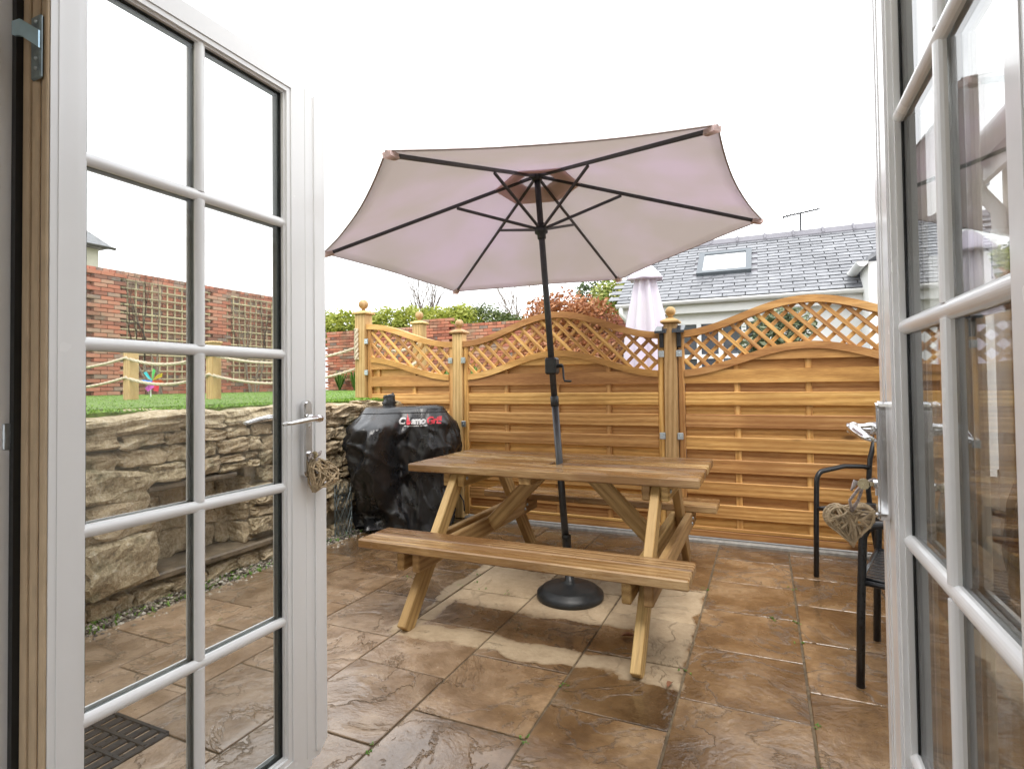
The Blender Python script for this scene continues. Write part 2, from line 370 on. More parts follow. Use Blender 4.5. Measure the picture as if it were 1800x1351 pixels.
def tag(o, label=None, cat=None, group=None, kind=None):
    if label: o['label'] = label
    if cat: o['category'] = cat
    if group: o['group'] = group
    if kind: o['kind'] = kind
    return o
def thing(name, loc, label, cat, group=None): return tag(link(name, None, None, loc), label, cat, group)
_cache = {}
def board(name, parent, p0, p1, wd, th, upv, mat, ch=.004):
    p0 = Vector(p0); p1 = Vector(p1); L = (p1 - p0).length
    key = (round(L, 3), round(wd, 4), round(th, 4), mat.name, ch)
    if key not in _cache:
        b = MB(); b.cbox((-L / 2, -wd / 2, -th / 2), (L / 2, wd / 2, th / 2), ch); _cache[key] = b.mesh('board', mat)
    x = (p1 - p0).normalized(); z = Vector(upv); z = (z - x * z.dot(x)).normalized(); y = z.cross(x)
    q = Matrix((x, y, z)).transposed().to_quaternion()
    return link(name, _cache[key], parent, (p0 + p1) / 2, q)
rng = random.Random(7)

# ------------------------------------------------------------------ ground, lawn
b = MB(); b.box((-120, -60, -.30), (120, 150, -.06)); tag(b.build('ground', soil), kind='structure')
b = MB(); b.box((-3.10, .62, -.055), (1.16, 4.60, -.006)); patio = tag(b.build('patio', plain('joint_mortar', (.14, .105, .065), .95, var=.4, scale=30, bump=.5)), kind='structure')
xs = [-3.08, -2.62, -2.145, -1.685, -1.235, -.775, -.33, .132, .59, 1.05, 1.15]
for i in range(len(xs) - 1):
    off = 2.498 + .235 * (i - 7); y = off - .47 * 6
    while y < 4.6:
        y0 = max(y, .64); y1 = min(y + .47, 4.49)
        if y1 - y0 > .06:
            gx = .0045; cx = (xs[i] + xs[i + 1]) / 2; cyy = (y0 + y1) / 2; hx = (xs[i + 1] - xs[i]) / 2 - gx; hy = (y1 - y0) / 2 - gx
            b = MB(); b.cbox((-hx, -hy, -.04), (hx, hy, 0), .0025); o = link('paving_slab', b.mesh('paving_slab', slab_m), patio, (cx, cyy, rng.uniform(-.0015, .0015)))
            o.rotation_euler = (rng.uniform(-.003, .003), rng.uniform(-.003, .003), rng.uniform(-.004, .004))
        y += .47
b = MB(); b.cbox((-2.52, 4.495, -.05), (1.15, 4.60, .022), .008); tag(b.build('fence_footing', plain('concrete', (.33, .32, .30), .9, var=.25, scale=25, bump=.5)), kind='structure')
b = MB()
b.box((-14, -6, -.05), (-3.60, 15, 1.10)); b.box((-3.595, -6, .9), (-3.34, 4.95, 1.09)); b.box((-3.595, 4.6, -.05), (-2.7, 15, 1.05))
lawn = tag(b.build('lawn', plain('turf', (.10, .17, .025), .95, var=.4, scale=30, bump=.6)), kind='structure')
b = MB(); r2 = random.Random(3)
for k in range(30000):
    x = -3.33 - 8.0 * r2.random() ** 1.7; y = r2.uniform(.6, 11.5)
    if y < -x * .35 or (x > -3.58 and y > 4.4): continue
    h = r2.uniform(.012, .03); a = r2.uniform(0, 6.28); dx = .006 * math.cos(a) * (1 + -x * .12); dy = .006 * math.sin(a) * (1 + -x * .12); t = r2.uniform(-.03, .03); z = 1.085
    b.add([(x - dx, y - dy, z), (x + dx, y + dy, z), (x + t, y + r2.uniform(-.03, .03), z + h)], [(0, 1, 2)])
tag(b.build('grass', grass_m), 'short bright green grass of the raised lawn', 'grass', kind='stuff')
# gravel strip at the wall foot
b = MB(); b.box((-3.34, .64, -.05), (-3.085, 4.5, -.012)); tag(b.build('gravel_bed', soil), kind='structure')
b = MB()
for k in range(5200):
    x = r2.uniform(-3.30, -3.07) if r2.random() < .93 else r2.uniform(-3.1, -2.98); y = r2.uniform(.7, 4.45); s_ = r2.uniform(.006, .015); z = -.008 + r2.uniform(0, .022) * (1 if x < -3.1 else .4)
    q = [Vector((r2.uniform(.6, 1.3) * s_ * ax, r2.uniform(.6, 1.3) * s_ * ay, r2.uniform(.5, .9) * s_ * az)) for ax, ay, az in ((1, 0, 0), (0, 1, 0), (-1, 0, 0), (0, -1, 0), (0, 0, 1), (0, 0, -1))]
    a = r2.uniform(0, 6.28); ca, sa = math.cos(a), math.sin(a)
    b.add([(x + p.x * ca - p.y * sa, y + p.x * sa + p.y * ca, z + p.z) for p in q], [(0, 1, 4), (1, 2, 4), (2, 3, 4), (3, 0, 4), (1, 0, 5), (2, 1, 5), (3, 2, 5), (0, 3, 5)])
tag(b.build('gravel', pebble_m), 'loose gravel and leaf litter along the foot of the stone wall', 'gravel', kind='stuff')

# ------------------------------------------------------------------ rubble retaining wall with niche
wallT = thing('stone_wall', (-3.3, 2.6, 0), 'rough rubble stone retaining wall with a niche below the lawn', 'wall')
b = MB()
NY0, NY1, NZ0, NZ1 = 2.10, 2.78, .16, .615
b.box((-3.60, .3, -.05), (-3.50, 4.95, 1.03))
b.box((-3.50, .3, -.05), (-3.285, NY0, 1.03)); b.box((-3.50, NY1, -.05), (-3.285, 4.95, 1.03))
b.box((-3.50, NY0, -.05), (-3.285, NY1, .10)); b.box((-3.50, NY0, NZ1 + .05), (-3.285, NY1, 1.03))
b.build('mortar_core', mortar, wallT, org=(-3.4, 2.6, .5))
SM = []
for k in range(14):
    b = MB(); n = 6; idx = {}; V = []; Fs = []; rr = random.Random(100 + k); sd_ = Vector((rr.uniform(-50, 50), rr.uniform(-50, 50), 0))
    def vid(p):
        key = tuple(round(x, 4) for x in p)
        if key not in idx: idx[key] = len(V); V.append(Vector(p))
        return idx[key]
    for ax in range(3):
        for sg in (-1, 1):
            for i in range(n):
                for j in range(n):
                    q = []
                    for (u, w_) in ((i, j), (i + 1, j), (i + 1, j + 1), (i, j + 1)):
                        p = [0, 0, 0]; p[ax] = sg; p[(ax + 1) % 3] = -1 + 2 * u / n; p[(ax + 2) % 3] = -1 + 2 * w_ / n; q.append(vid(p))
                    Fs.append(tuple(q if sg > 0 else q[::-1]))
    P = []
    for p in V:
        s_ = p.normalized(); e = 8.0; q = p / ((abs(p.x) ** e + abs(p.y) ** e + abs(p.z) ** e) ** (1 / e)); q = q.lerp(s_, .06)
        d = noise.noise(q * 1.0 + sd_) * .28 + noise.noise(q * 2.2 + sd_) * .20 + noise.noise(q * 4.5 + sd_) * .12
        P.append(q * (1 + d) * .5)
    b.add(P, Fs); SM.append(b.mesh('stone', stone_m, False))
def stone(y0, y1, z0, z1, x=-3.262, dep=.13, name='stone'):
    o = link(name, rng.choice(SM), wallT, (x + rng.uniform(-.018, .012), (y0 + y1) / 2, (z0 + z1) / 2))
    o.scale = (dep, (y1 - y0) * 1.0, (z1 - z0) * 1.02); o.rotation_euler = (rng.uniform(-.12, .12), rng.uniform(-.10, .10), rng.uniform(-.10, .10))
    return o
special = [(1.70, 2.095, .13, .40), (1.74, 2.09, .405, .60), (1.60, 2.07, .61, .78), (NY0, NY1, NZ0 - .06, NZ1 + .06), (2.07, 4.1, .08, .17), (2.07, 2.62, .60, .67)]
z = 0.0
while z < .95:
    h = rng.uniform(.07, .15); h = min(h, .985 - z) if .985 - z < .2 else h
    y = .55 + rng.uniform(0, .1)
    while y < 4.5:
        wd = rng.uniform(.10, .28); sub = [(z, z + h)]
        if wd < .2 and rng.random() < .25: sub = [(z, z + h * .5), (z + h * .5, z + h)]
        for (za, zb) in sub:
            ya, yb = y, y + wd
            hit = False
            for (sy0, sy1, sz0, sz1) in special:
                if ya < sy1 - .01 and yb > sy0 + .01 and za < sz1 - .02 and zb > sz0 + .02:
                    if sy0 - ya > .09: yb = sy0
                    elif yb - sy1 > .09: ya = sy1
                    elif sz0 - za > .06: zb = sz0
                    elif zb - sz1 > .05: za = sz1
                    else: hit = True
            if not hit: stone(ya + .006, yb - .006, za + .005, zb - .005)
        y += wd
    z += h
stone(1.70, 2.095, .13, .41, -3.235, .20); stone(1.74, 2.09, .405, .60, -3.245, .18); stone(1.60, 2.07, .61, .78, -3.25, .16)
y = NY0
while y < NY1 - .02:                                     # back of the niche
    wd = rng.uniform(.12, .24); zc = NZ0
    while zc < NZ1 - .03:
        h = min(rng.uniform(.1, .17), NZ1 - zc); stone(y, min(y + wd, NY1), zc, zc + h, -3.475, .1); zc += h
    y += wd
for yj in (NY0 - .01, NY1 + .01):                        # cheeks of the niche
    zc = NZ0
    while zc < NZ1 - .03:
        h = min(rng.uniform(.1, .16), NZ1 - zc); stone(yj - .04, yj + .04, zc, zc + h, -3.385, .24); zc += h
y = .5
while y < 4.5:                                           # coping
    wd = rng.uniform(.28, .6); stone(y + .004, min(y + wd, 4.92) - .004, .965, 1.075, -3.34, .30, 'coping_stone'); y += wd
b = MB(); b.cbox((-3.50, 2.085, .115), (-3.185, 3.35, .158), .01); b.build('sill_slab', slab2_m, wallT, org=(-3.3, 2.7, .13))
b = MB(); b.cbox((-3.50, 2.06, .625), (-3.20, 2.66, .660), .01); b.build('lintel_slab', slab2_m, wallT, org=(-3.3, 2.3, .64))

# ------------------------------------------------------------------ fence
FY = 4.545
def fence_post(x, y, zb, zt, wd, label, group='ball-topped fence posts', mat=post_wood, name='fence_post'):
    t = thing(name, (x, y, zb), label, 'post', group)
    board('shaft', t, (x, y, zb), (x, y, zt), wd, wd, (0, -1, 0), mat, .006)
    c = MB(); hw = wd / 2 + .022
    c.cbox((x - hw, y - hw, zt), (x + hw, y + hw, zt + .022), .006)
    V = []
    for (h, z_) in ((hw - .008, zt + .022), (.024, zt + .045)): V += [(x - h, y - h, z_), (x + h, y - h, z_), (x + h, y + h, z_), (x - h, y + h, z_)]
    c.add(V, [(0, 1, 5, 4), (1, 2, 6, 5), (2, 3, 7, 6), (3, 0, 4, 7), (4, 5, 6, 7)])
    cp = c.build('cap', mat, t, org=(x, y, zt))
    d = MB(); r = wd * .40; d.lathe([(.022, 0), (.018, .012)] + [(max(.001, r * math.sin(a)), .010 + r - r * math.cos(a)) for a in [math.pi * k / 10 for k in range(2, 11)]], 18, (x, y, zt + .045))
    d.build('ball_finial', mat, cp, True, org=(x, y, zt + .05))
    return t
fence_post(-2.577, FY, 0, 1.69, .10, 'square timber fence post with ball finial between barbecue cover and umbrella')
fence_post(-.667, FY, 0, 1.68, .10, 'square timber fence post with ball finial carrying two small solar lamps')
fence_post(-3.685, FY, 1.08, 1.935, .125, 'stout timber post with ball finial and rope laced through its holes')
def panel(x0, x1, arch, lab, clips):
    t = thing('lattice_fence', ((x0 + x1) / 2, FY, .04), lab, 'fence panel', 'lattice-topped fence panels')
    W = x1 - x0
    def zt(x): return 1.617 + .215 * arch((x - x0) / W)      # top edge of upper arch
    def zl(x): return 1.312 + .190 * arch((x - x0) / W)      # top edge of lower arch
    for xa in (x0 + .0225, x1 - .0225): board('stile', t, (xa, FY, .04), (xa, FY, zt(xa) - .035), .045, .05, (0, -1, 0), fence_wood)
    board('bottom_rail', t, (x0 + .047, FY, .063), (x1 - .047, FY, .063), .05, .045, (0, -1, 0), fence_wood)
    n = 36
    for nm, fz, th, y0, y1 in (('arched_top_rail', zt, .052, -.036, .036), ('arched_lower_rail', zl, .052, -.034, .03)):
        b = MB(); V = []; Fs = []
        a0, a1 = (x0 - .004, x1 + .004) if fz is zt else (x0 + .047, x1 - .047)
        for i in range(n + 1):
            x = a0 + (a1 - a0) * i / n; z_ = fz(min(max(x, x0), x1)); dz = (fz(min(x + .01, x1)) - fz(max(x - .01, x0))) / .02; tt = th * math.sqrt(1 + dz * dz)
            V += [(x, FY + y0, z_), (x, FY + y1, z_), (x, FY + y1, z_ - tt), (x, FY + y0, z_ - tt)]
        for i in range(n):
            for k in range(4): Fs.append((4 * i + k, 4 * i + (k + 1) % 4, 4 * i + 4 + (k + 1) % 4, 4 * i + 4 + k))
        Fs += [(3, 2, 1, 0), (4 * n, 4 * n + 1, 4 * n + 2, 4 * n + 3)]
        b.add(V, Fs); b.build(nm, fence_wood, t, org=((x0 + x1) / 2, FY, z_))
    def slat(zb, ztp, y0, y1, nm):
        xs_ = [x0 + .046 + (W - .092) * i / 40 for i in range(41)]; run = [x for x in xs_ if zl(x) - .03 > zb + .012]
        if len(run) < 3: return
        full = all(zl(x) - .03 >= ztp for x in xs_)
        if full: board(nm, t, (xs_[0], FY + (y0 + y1) / 2, (zb + ztp) / 2), (xs_[-1], FY + (y0 + y1) / 2, (zb + ztp) / 2), ztp - zb, y1 - y0, (0, -1, 0), fence_wood, .005); return
        xm = (run[0] + run[-1]) / 2; zm = (zb + ztp) / 2; b = MB(); V = []; Fs = []
        for x in run:
            z1_ = min(ztp, zl(x) - .028)
            V += [(x - xm, y0, zb - zm), (x - xm, y1, zb - zm), (x - xm, y1, z1_ - zm), (x - xm, y0, z1_ - zm)]
        k = len(run)
        for i in range(k - 1):
            for q in range(4): Fs.append((4 * i + q, 4 * i + 4 + q, 4 * i + 4 + (q + 1) % 4, 4 * i + (q + 1) % 4))
        Fs += [(0, 1, 2, 3), (4 * k - 1, 4 * k - 2, 4 * k - 3, 4 * k - 4)]
        b.add(V, Fs); link(nm, b.mesh(nm, fence_wood), t, (xm, FY, zm))
    zb = .092
    for k in range(9):
        zb_ = .018 + .17 * k
        if k == 0: zb_ = .09; slat(zb_, .118, -.022, -.008, 'slat')
        else: slat(zb_, zb_ + .102, -.022, -.008, 'slat')
        slat((.10 if k == 0 else zb_ + .085), .018 + .17 * (k + 1) + .015, .010, .022, 'back_slat')
    nb = 3 if W > 1.4 else 2
    for k in range(nb):
        xb = x0 + W * ((.235, .5, .75)[k] if nb == 3 else (.12, .55)[k])
        board('batten', t, (xb, FY + .001, .09), (xb, FY + .001, zl(xb) - .05), .045, .016, (0, -1, 0), fence_wood)
    for sgn, yo in ((-1, -.010), (1, .006)):               # lattice strips
        c0 = -3.0
        while c0 < 4:
            run = []
            for i in range(400):
                x = x0 + .046 + (W - .092) * i / 399; z_ = 1.2 + sgn * (x - x0) * 1.0 + c0
                if zl(x) - .015 < z_ < zt(x) - .04: run.append((x, z_))
                elif run: break
            if len(run) > 8: board('lattice_strip', t, (run[0][0], FY + yo, run[0][1]), (run[-1][0], FY + yo, run[-1][1]), (.029), .012, (0, -1, 0), fence_wood, .002)
            c0 += .12
    for (xc, zc) in clips:
        b = MB(); b.cbox((xc - .022, FY - .062, zc - .026), (xc + .022, FY - .048, zc + .026), .003); b.ball((xc, FY - .062, zc), .006, 8, 6)
        b.build('bracket', galv, t, org=(xc, FY - .05, zc))
full = lambda s: (1 - math.cos(2 * math.pi * s)) / 2
panel(-2.522, -.722, full, 'wide timber fence panel with arched lattice top directly behind the picnic table', [(-2.51, 1.44), (-2.51, .86), (-2.51, .36), (-.735, 1.44), (-.735, .80), (-.735, .30)])
panel(-.612, 1.188, full, 'wide timber fence panel with arched lattice top beside the black chairs', [(-.60, 1.44), (-.60, .80), (-.60, .30)])
panel(-3.62, -2.632, lambda s: (1 + math.cos(math.pi * s)) / 2, 'short timber fence panel with sloping lattice top behind the covered barbecue', [(-3.61, 1.66), (-3.61, 1.35), (-2.645, 1.44), (-2.645, .86)])
for sx, lb in ((-1, 'small black solar lamp on the left face of the timber post'), (1, 'small black solar lamp on the right face of the timber post')):
    xx = -.667 + sx * .066; t = thing('solar_lamp', (xx, FY - .03, 1.56), lb, 'lamp', 'solar lamps on the fence post')
    b = MB(); b.add([(xx - .045, FY - .10, 1.600), (xx + .045, FY - .10, 1.600), (xx + .045, FY + .01, 1.645), (xx - .045, FY + .01, 1.645), (xx - .045, FY - .10, 1.618), (xx + .045, FY - .10, 1.618), (xx + .045, FY + .01, 1.663), (xx - .045, FY + .01, 1.663)], [(0, 3, 2, 1), (4, 5, 6, 7), (0, 1, 5, 4), (1, 2, 6, 5), (2, 3, 7, 6), (3, 0, 4, 7)])
    b.build('solar_panel', plain('solar_cell', (.03, .04, .055), .2), t, org=(xx, FY, 1.62))
    b = MB(); b.cbox((xx - .016, FY - .055, 1.49), (xx + .016, FY - .01, 1.602), .004); b.build('lamp_body', black_plastic, t, org=(xx, FY, 1.55))
# rope fence on the lawn
def rope(pts, lab, r=.017):
    b = MB(); P = []
    for i in range(len(pts) - 1):
        a = Vector(pts[i][0]); c_ = Vector(pts[i + 1][0]); sag = pts[i + 1][1]
        for k in range(30): s_ = k / 30; P.append(a.lerp(c_, s_) - Vector((0, 0, 4 * sag * s_ * (1 - s_))))
    P.append(Vector(pts[-1][0])); dense = []; acc = 0
    for st in range(3):
        Q = []; acc = 0
        for i, p in enumerate(P):
            if i: acc += (p - P[i - 1]).length
            t = (P[min(i + 1, len(P) - 1)] - P[max(0, i - 1)]).normalized(); u = t.cross(Vector((0, 0, 1)))
            if u.length < .05: u = t.cross(Vector((1, 0, 0)))
            u.normalize(); v_ = t.cross(u); a = acc * 42 + st * 2.094
            Q.append(p + (math.cos(a) * u + math.sin(a) * v_) * r * .5)
        b.tube(Q, r * .58, 6)
    return tag(b.build('rope', rope_m, org=P[0]), lab, 'rope', 'natural ropes of the lawn fence')
p0, p1, p2, p3, p4 = (-7.7, 3.37), (-6.2, 3.81), (-5.27, 4.08), (-3.685, FY), (-3.65, 5.5)
for (px, py), lb, zt in ((p1, 'plain timber rope post on the lawn seen left of the glazing bar', 1.66), (p2, 'timber rope post on the lawn partly hidden by the door glazing bar', 1.68)):
    t = thing('rope_post', (px, py, 1.08), lb, 'post', 'rope posts on the lawn')
    board('shaft', t, (px, py, 1.08), (px, py, zt), .105, .105, (0, -1, 0), post_wood, .006); b = MB(); b.cbox((px - .065, py - .065, zt), (px + .065, py + .065, zt + .025), .008); b.build('cap', post_wood, t, org=(px, py, zt))
fence_post(p4[0], p4[1], 1.05, 1.925, .12, 'timber post with ball finial standing behind the short lattice panel')
for dz, nm in ((0, 'upper'), (-.21, 'lower')):
    rope([((*p0, 1.52 + dz), 0), ((p1[0], p1[1] - .055, 1.55 + dz), .10), ((p2[0], p2[1] - .055, 1.57 + dz), .09), ((p3[0] - .06, p3[1] - .055, 1.60 + dz), .12)], '%s natural rope sagging between the lawn posts' % nm)
    rope([((p3[0] + .02, p3[1] + .07, 1.68 + dz), 0), ((p4[0], p4[1] - .06, 1.70 + dz), .10)], '%s short rope behind the lattice of the short panel' % nm)
rope([((p3[0] - .035, FY - .07, 1.79), 0), ((p3[0] - .03, FY - .075, 1.48), 0)], 'thick rope loop laced down the face of the stout post', .022)

# ------------------------------------------------------------------ picnic table
TX0, TX1 = -1.934, -.289
tab = thing('picnic_table', (-1.11, 3.17, 0), 'wet timber picnic table with attached benches under the parasol', 'picnic table')
ZT, ZS = .757, .43
nb = 6; dw = (3.568 - 2.770) / nb
for k in range(nb):
    yc = 2.770 + dw * (k + .5)
    if k in (2, 3):      # hole for the pole: the two middle boards are notched, built as two lengths meeting at the pole
        for a, c_ in ((TX0, -1.118 - .03), (-1.118 + .03, TX1)): board('tabletop_board', tab, (a, yc, ZT - .0225), (c_, yc, ZT - .0225), dw - .014, .045, zz, table_wood, .006)
    else: board('tabletop_board', tab, (TX0, yc, ZT - .0225), (TX1, yc, ZT - .0225), dw - .014, .045, zz, table_wood, .006)
for y0 in (2.325, 3.755):
    for k in range(2): board('seat_board', tab, (TX0, y0 + .063 + .134 * k, ZS - .0225), (TX1, y0 + .063 + .134 * k, ZS - .0225), .125, .045, zz, table_wood, .006)
for xc in (-1.655, -.505):
    for s_ in (-1, 1):
        yf = 3.17 + s_ * .83; yt = 3.17 + s_ * .26
        board('leg', tab, (xc, yf, .003), (xc, yt, ZT - .046), .095, .045, (1, 0, 0), leg_wood, .004)
    for dx in (-.046, .046):
        board('seat_bearer', tab, (xc + dx, 2.37, ZS - .097), (xc + dx, 3.97, ZS - .097), .10, .042, (1, 0, 0), leg_wood, .006)
        board('top_bearer', tab, (xc + dx, 2.83, ZT - .087), (xc + dx, 3.51, ZT - .087), .08, .042, (1, 0, 0), leg_wood, .006)
    sg = 1 if xc < -1 else -1
    board('brace', tab, (xc + sg * .075, 3.17, .345), (xc + sg * .44, 3.17, ZT - .05), .09, .042, (0, -1, 0), leg_wood, .004)
for xc in (-1.655, -.505):
    for s_ in (-1, 1):
        for (yb, zb_) in ((3.17 + s_ * .60, ZS - .085), (3.17 + s_ * .56, ZS - .11), (3.17 + s_ * .30, ZT - .08)):
            for e in (-1, 1):
                b = MB(); xb_ = xc + e * .067; b.lathe([(.011, -.002), (.011, .003), (.008, .0065), (.003, .008)], 12, (xb_, yb, zb_), (e, 0, 0)); b.build('bolt', galv, tab, True, org=(xb_, yb, zb_))
board('centre_batten', tab, (-1.195, 2.80, ZT - .065), (-1.195, 3.54, ZT - .065), .07, .038, zz, leg_wood)

# ------------------------------------------------------------------ parasol
PB = Vector((-1.035, 3.07, 0)); HUB = Vector((-1.257, 3.20, 2.515)); AX = (HUB - PB).normalized()
um = thing('parasol', PB, 'open taupe hexagonal parasol leaning through the picnic table', 'parasol')
b = MB(); b.lathe([(.02, 0), (.183, 0), (.190, .012), (.188, .035), (.168, .045), (.160, .058), (.140, .066), (.06, .082), (.032, .088), (.030, .10)], 40, PB); b.build('base', black_plastic, um, True, org=PB)
b = MB(); b.lathe([(.030, 0), (.030, .012), (.0245, .015), (.0245, .24), (.027, .245), (.027, .262), (.02, .265)], 20, PB + Vector((0, 0, .088)), AX); b.build('base_tube', black_metal, um, True, org=PB)
L = (HUB - PB).length; at = lambda d: PB + AX * d
b = MB(); b.tube([at(.15), at(1.12)], .0205, 20); b.build('lower_pole', charcoal, um, True, org=PB)
b = MB(); b.lathe([(.0215, -.03), (.0245, -.028), (.0245, .028), (.0215, .03)], 20, at(1.12), AX); b.build('pole_collar', black_plastic, um, True, org=at(1.12))
b = MB(); b.tube([at(1.12), HUB], .019, 20); b.build('upper_pole', charcoal, um, True, org=at(1.2))
cr = at(1.33); b = MB(); b.cbox(cr + Vector((-.034, -.036, -.05)), cr + Vector((.036, .036, .05)), .010); b.lathe([(.012, 0), (.012, .03)], 10, cr + Vector((.036, 0, .0)), (1, 0, 0)); hb = b.build('crank_housing', black_plastic, um, org=cr)
b = MB(); b.tube([cr + Vector((.05, -.01, 0)), cr + Vector((.072, -.012, 0)), cr + Vector((.078, -.014, -.075)), cr + Vector((.085, -.016, -.09)), cr + Vector((.125, -.02, -.092))], .0065, 8); b.build('crank_handle', black_plastic, hb, True, org=cr)
e1 = Vector((0, 1, 0)).cross(AX).normalized(); e2 = AX.cross(e1); LR, DR = 1.342, .402
tips = [HUB + LR * (math.cos(-1.685 + k * math.pi / 3) * e1 + math.sin(-1.685 + k * math.pi / 3) * e2) - DR * AX for k in range(6)]
RUN = HUB - AX * .36
b = MB(); b.lathe([(.021, -.05), (.03, -.045), (.043, -.02), (.043, .02), (.025, .03), (.012, .05)], 18, HUB, AX); b.build('top_hub', black_plastic, um, True, org=HUB)
b = MB(); b.lathe([(.022, -.06), (.026, -.055), (.026, -.03), (.04, -.02), (.04, .015), (.026, .02), (.024, .04)], 18, RUN, AX); b.build('runner', black_plastic, um, True, org=RUN)
for k in range(6):
    d = (tips[k] - HUB).normalized(); dn = (AX - d * AX.dot(d)).normalized()
    board('rib', um, HUB + d * .03 - dn * .016, tips[k] - d * .03 - dn * .016, .013, .021, dn, charcoal, .003)
    j = HUB + d * (LR * .40) - dn * .03; u = (j - RUN).normalized()
    board('strut', um, RUN + u * .03, j, .013, .017, dn, charcoal, .002)
    b = MB(); pk = tips[k] - d * .03 - dn * .014; s_ = d.cross(dn)
    V = [pk - d * .03 - s_ * .014 - dn * .018, pk + d * .032 - s_ * .022 - dn * .010, pk + d * .032 + s_ * .022 - dn * .010, pk - d * .03 + s_ * .014 - dn * .018]
    V += [v_ + dn * .022 for v_ in V]; b.add(V, [(0, 1, 2, 3), (7, 6, 5, 4), (0, 4, 5, 1), (1, 5, 6, 2), (2, 6, 7, 3), (3, 7, 4, 0)])
    b.build('rib_pocket', flap_m, um, org=pk)
def canopy(s0, s1, rise, ns=14, ntt=12, sag=.006, inn=.034, th=.0025):
    b = MB(); rings = []
    for lay in (0, 1):
        for i in range(ns + 1):
            s_ = s0 + (s1 - s0) * i / ns
            for k in range(6):
                for j in range(ntt):
                    t = j / ntt; q = 4 * t * (1 - t)
                    p = HUB.lerp(tips[k], s_).lerp(HUB.lerp(tips[(k + 1) % 6], s_), t)
                    c_ = HUB - AX * (DR * s_); p = c_ + (p - c_) * (1 - inn * q * s_ ** 1.5)
                    wv_ = .006 * noise.noise(p * 3.1) * q
                    p = p + AX * (rise * (1 - (s_ - s0) / (s1 - s0)) - sag * q * s_ + wv_ - lay * th); rings.append(p)
    n = 6 * ntt; off = (ns + 1) * n; Fs = []
    for i in range(ns):
        for k in range(n):
            k2 = (k + 1) % n; Fs.append((i * n + k, (i + 1) * n + k, (i + 1) * n + k2, i * n + k2)); Fs.append((off + i * n + k2, off + (i + 1) * n + k2, off + (i + 1) * n + k, off + i * n + k))
    for k in range(n):
        k2 = (k + 1) % n; Fs.append((ns * n + k, off + ns * n + k, off + ns * n + k2, ns * n + k2)); Fs.append((k2, off + k2, off + k, k))
    b.add(rings, Fs); return b, rings[ns * n:ns * n + n]
b, edge = canopy(.10, 1.0, .0); can = b.build('canopy', canopy_m, um, True, org=HUB)
hb = MB(); hb.tube(edge + edge[:2], .004, 6, False); hb.build('hem', hem_m, can, True, org=HUB)
b, _ = canopy(.002, .19, .055, 6, 12, .004, .05); b.v = [tuple(Vector(p) + AX * .03) for p in b.v]; b.build('vent_cap', canopy_m, um, True, org=HUB)
b, _ = canopy(.085, .20, .0, 4, 12, .004, .05); b.v = [tuple(Vector(p) - AX * .008) for p in b.v]; b.build('vent_flap', flap_m, um, True, org=HUB)
b = MB(); b.lathe([(.006, 0), (.02, .02), (.028, .045), (.018, .07), (.004, .08)], 14, HUB + AX * .08, AX); b.build('finial', black_plastic, um, True, org=HUB)

# ------------------------------------------------------------------ covered barbecue
BC = Vector((-2.83, 4.03, 0)); be = Vector((.80, .60, 0)); bn = Vector((.60, -.80, 0))
bq = thing('covered_barbecue', BC, 'barbecue under a crumpled black vinyl cover with printed lettering', 'barbecue')
keys = [(0.015, .355, .235, 3.2), (.12, .36, .24, 3.2), (.35, .385, .25, 3.0), (.55, .41, .255, 3.0), (.70, .46, .26, 2.8), (.78, .455, .255, 2.8), (.90, .40, .235, 3.2), (1.0, .35, .175, 3.6), (1.03, .33, .155, 4.0), (1.042, .28, .12, 4.0)]
def prof(z_):
    for i in range(len(keys) - 1):
        if keys[i][0] <= z_ <= keys[i + 1][0]:
            f = (z_ - keys[i][0]) / (keys[i + 1][0] - keys[i][0]); return [keys[i][k] + f * (keys[i + 1][k] - keys[i][k]) for k in (1, 2, 3)]
    return keys[-1][1:]
NU, NV = 150, 74; V = []; Fs = []
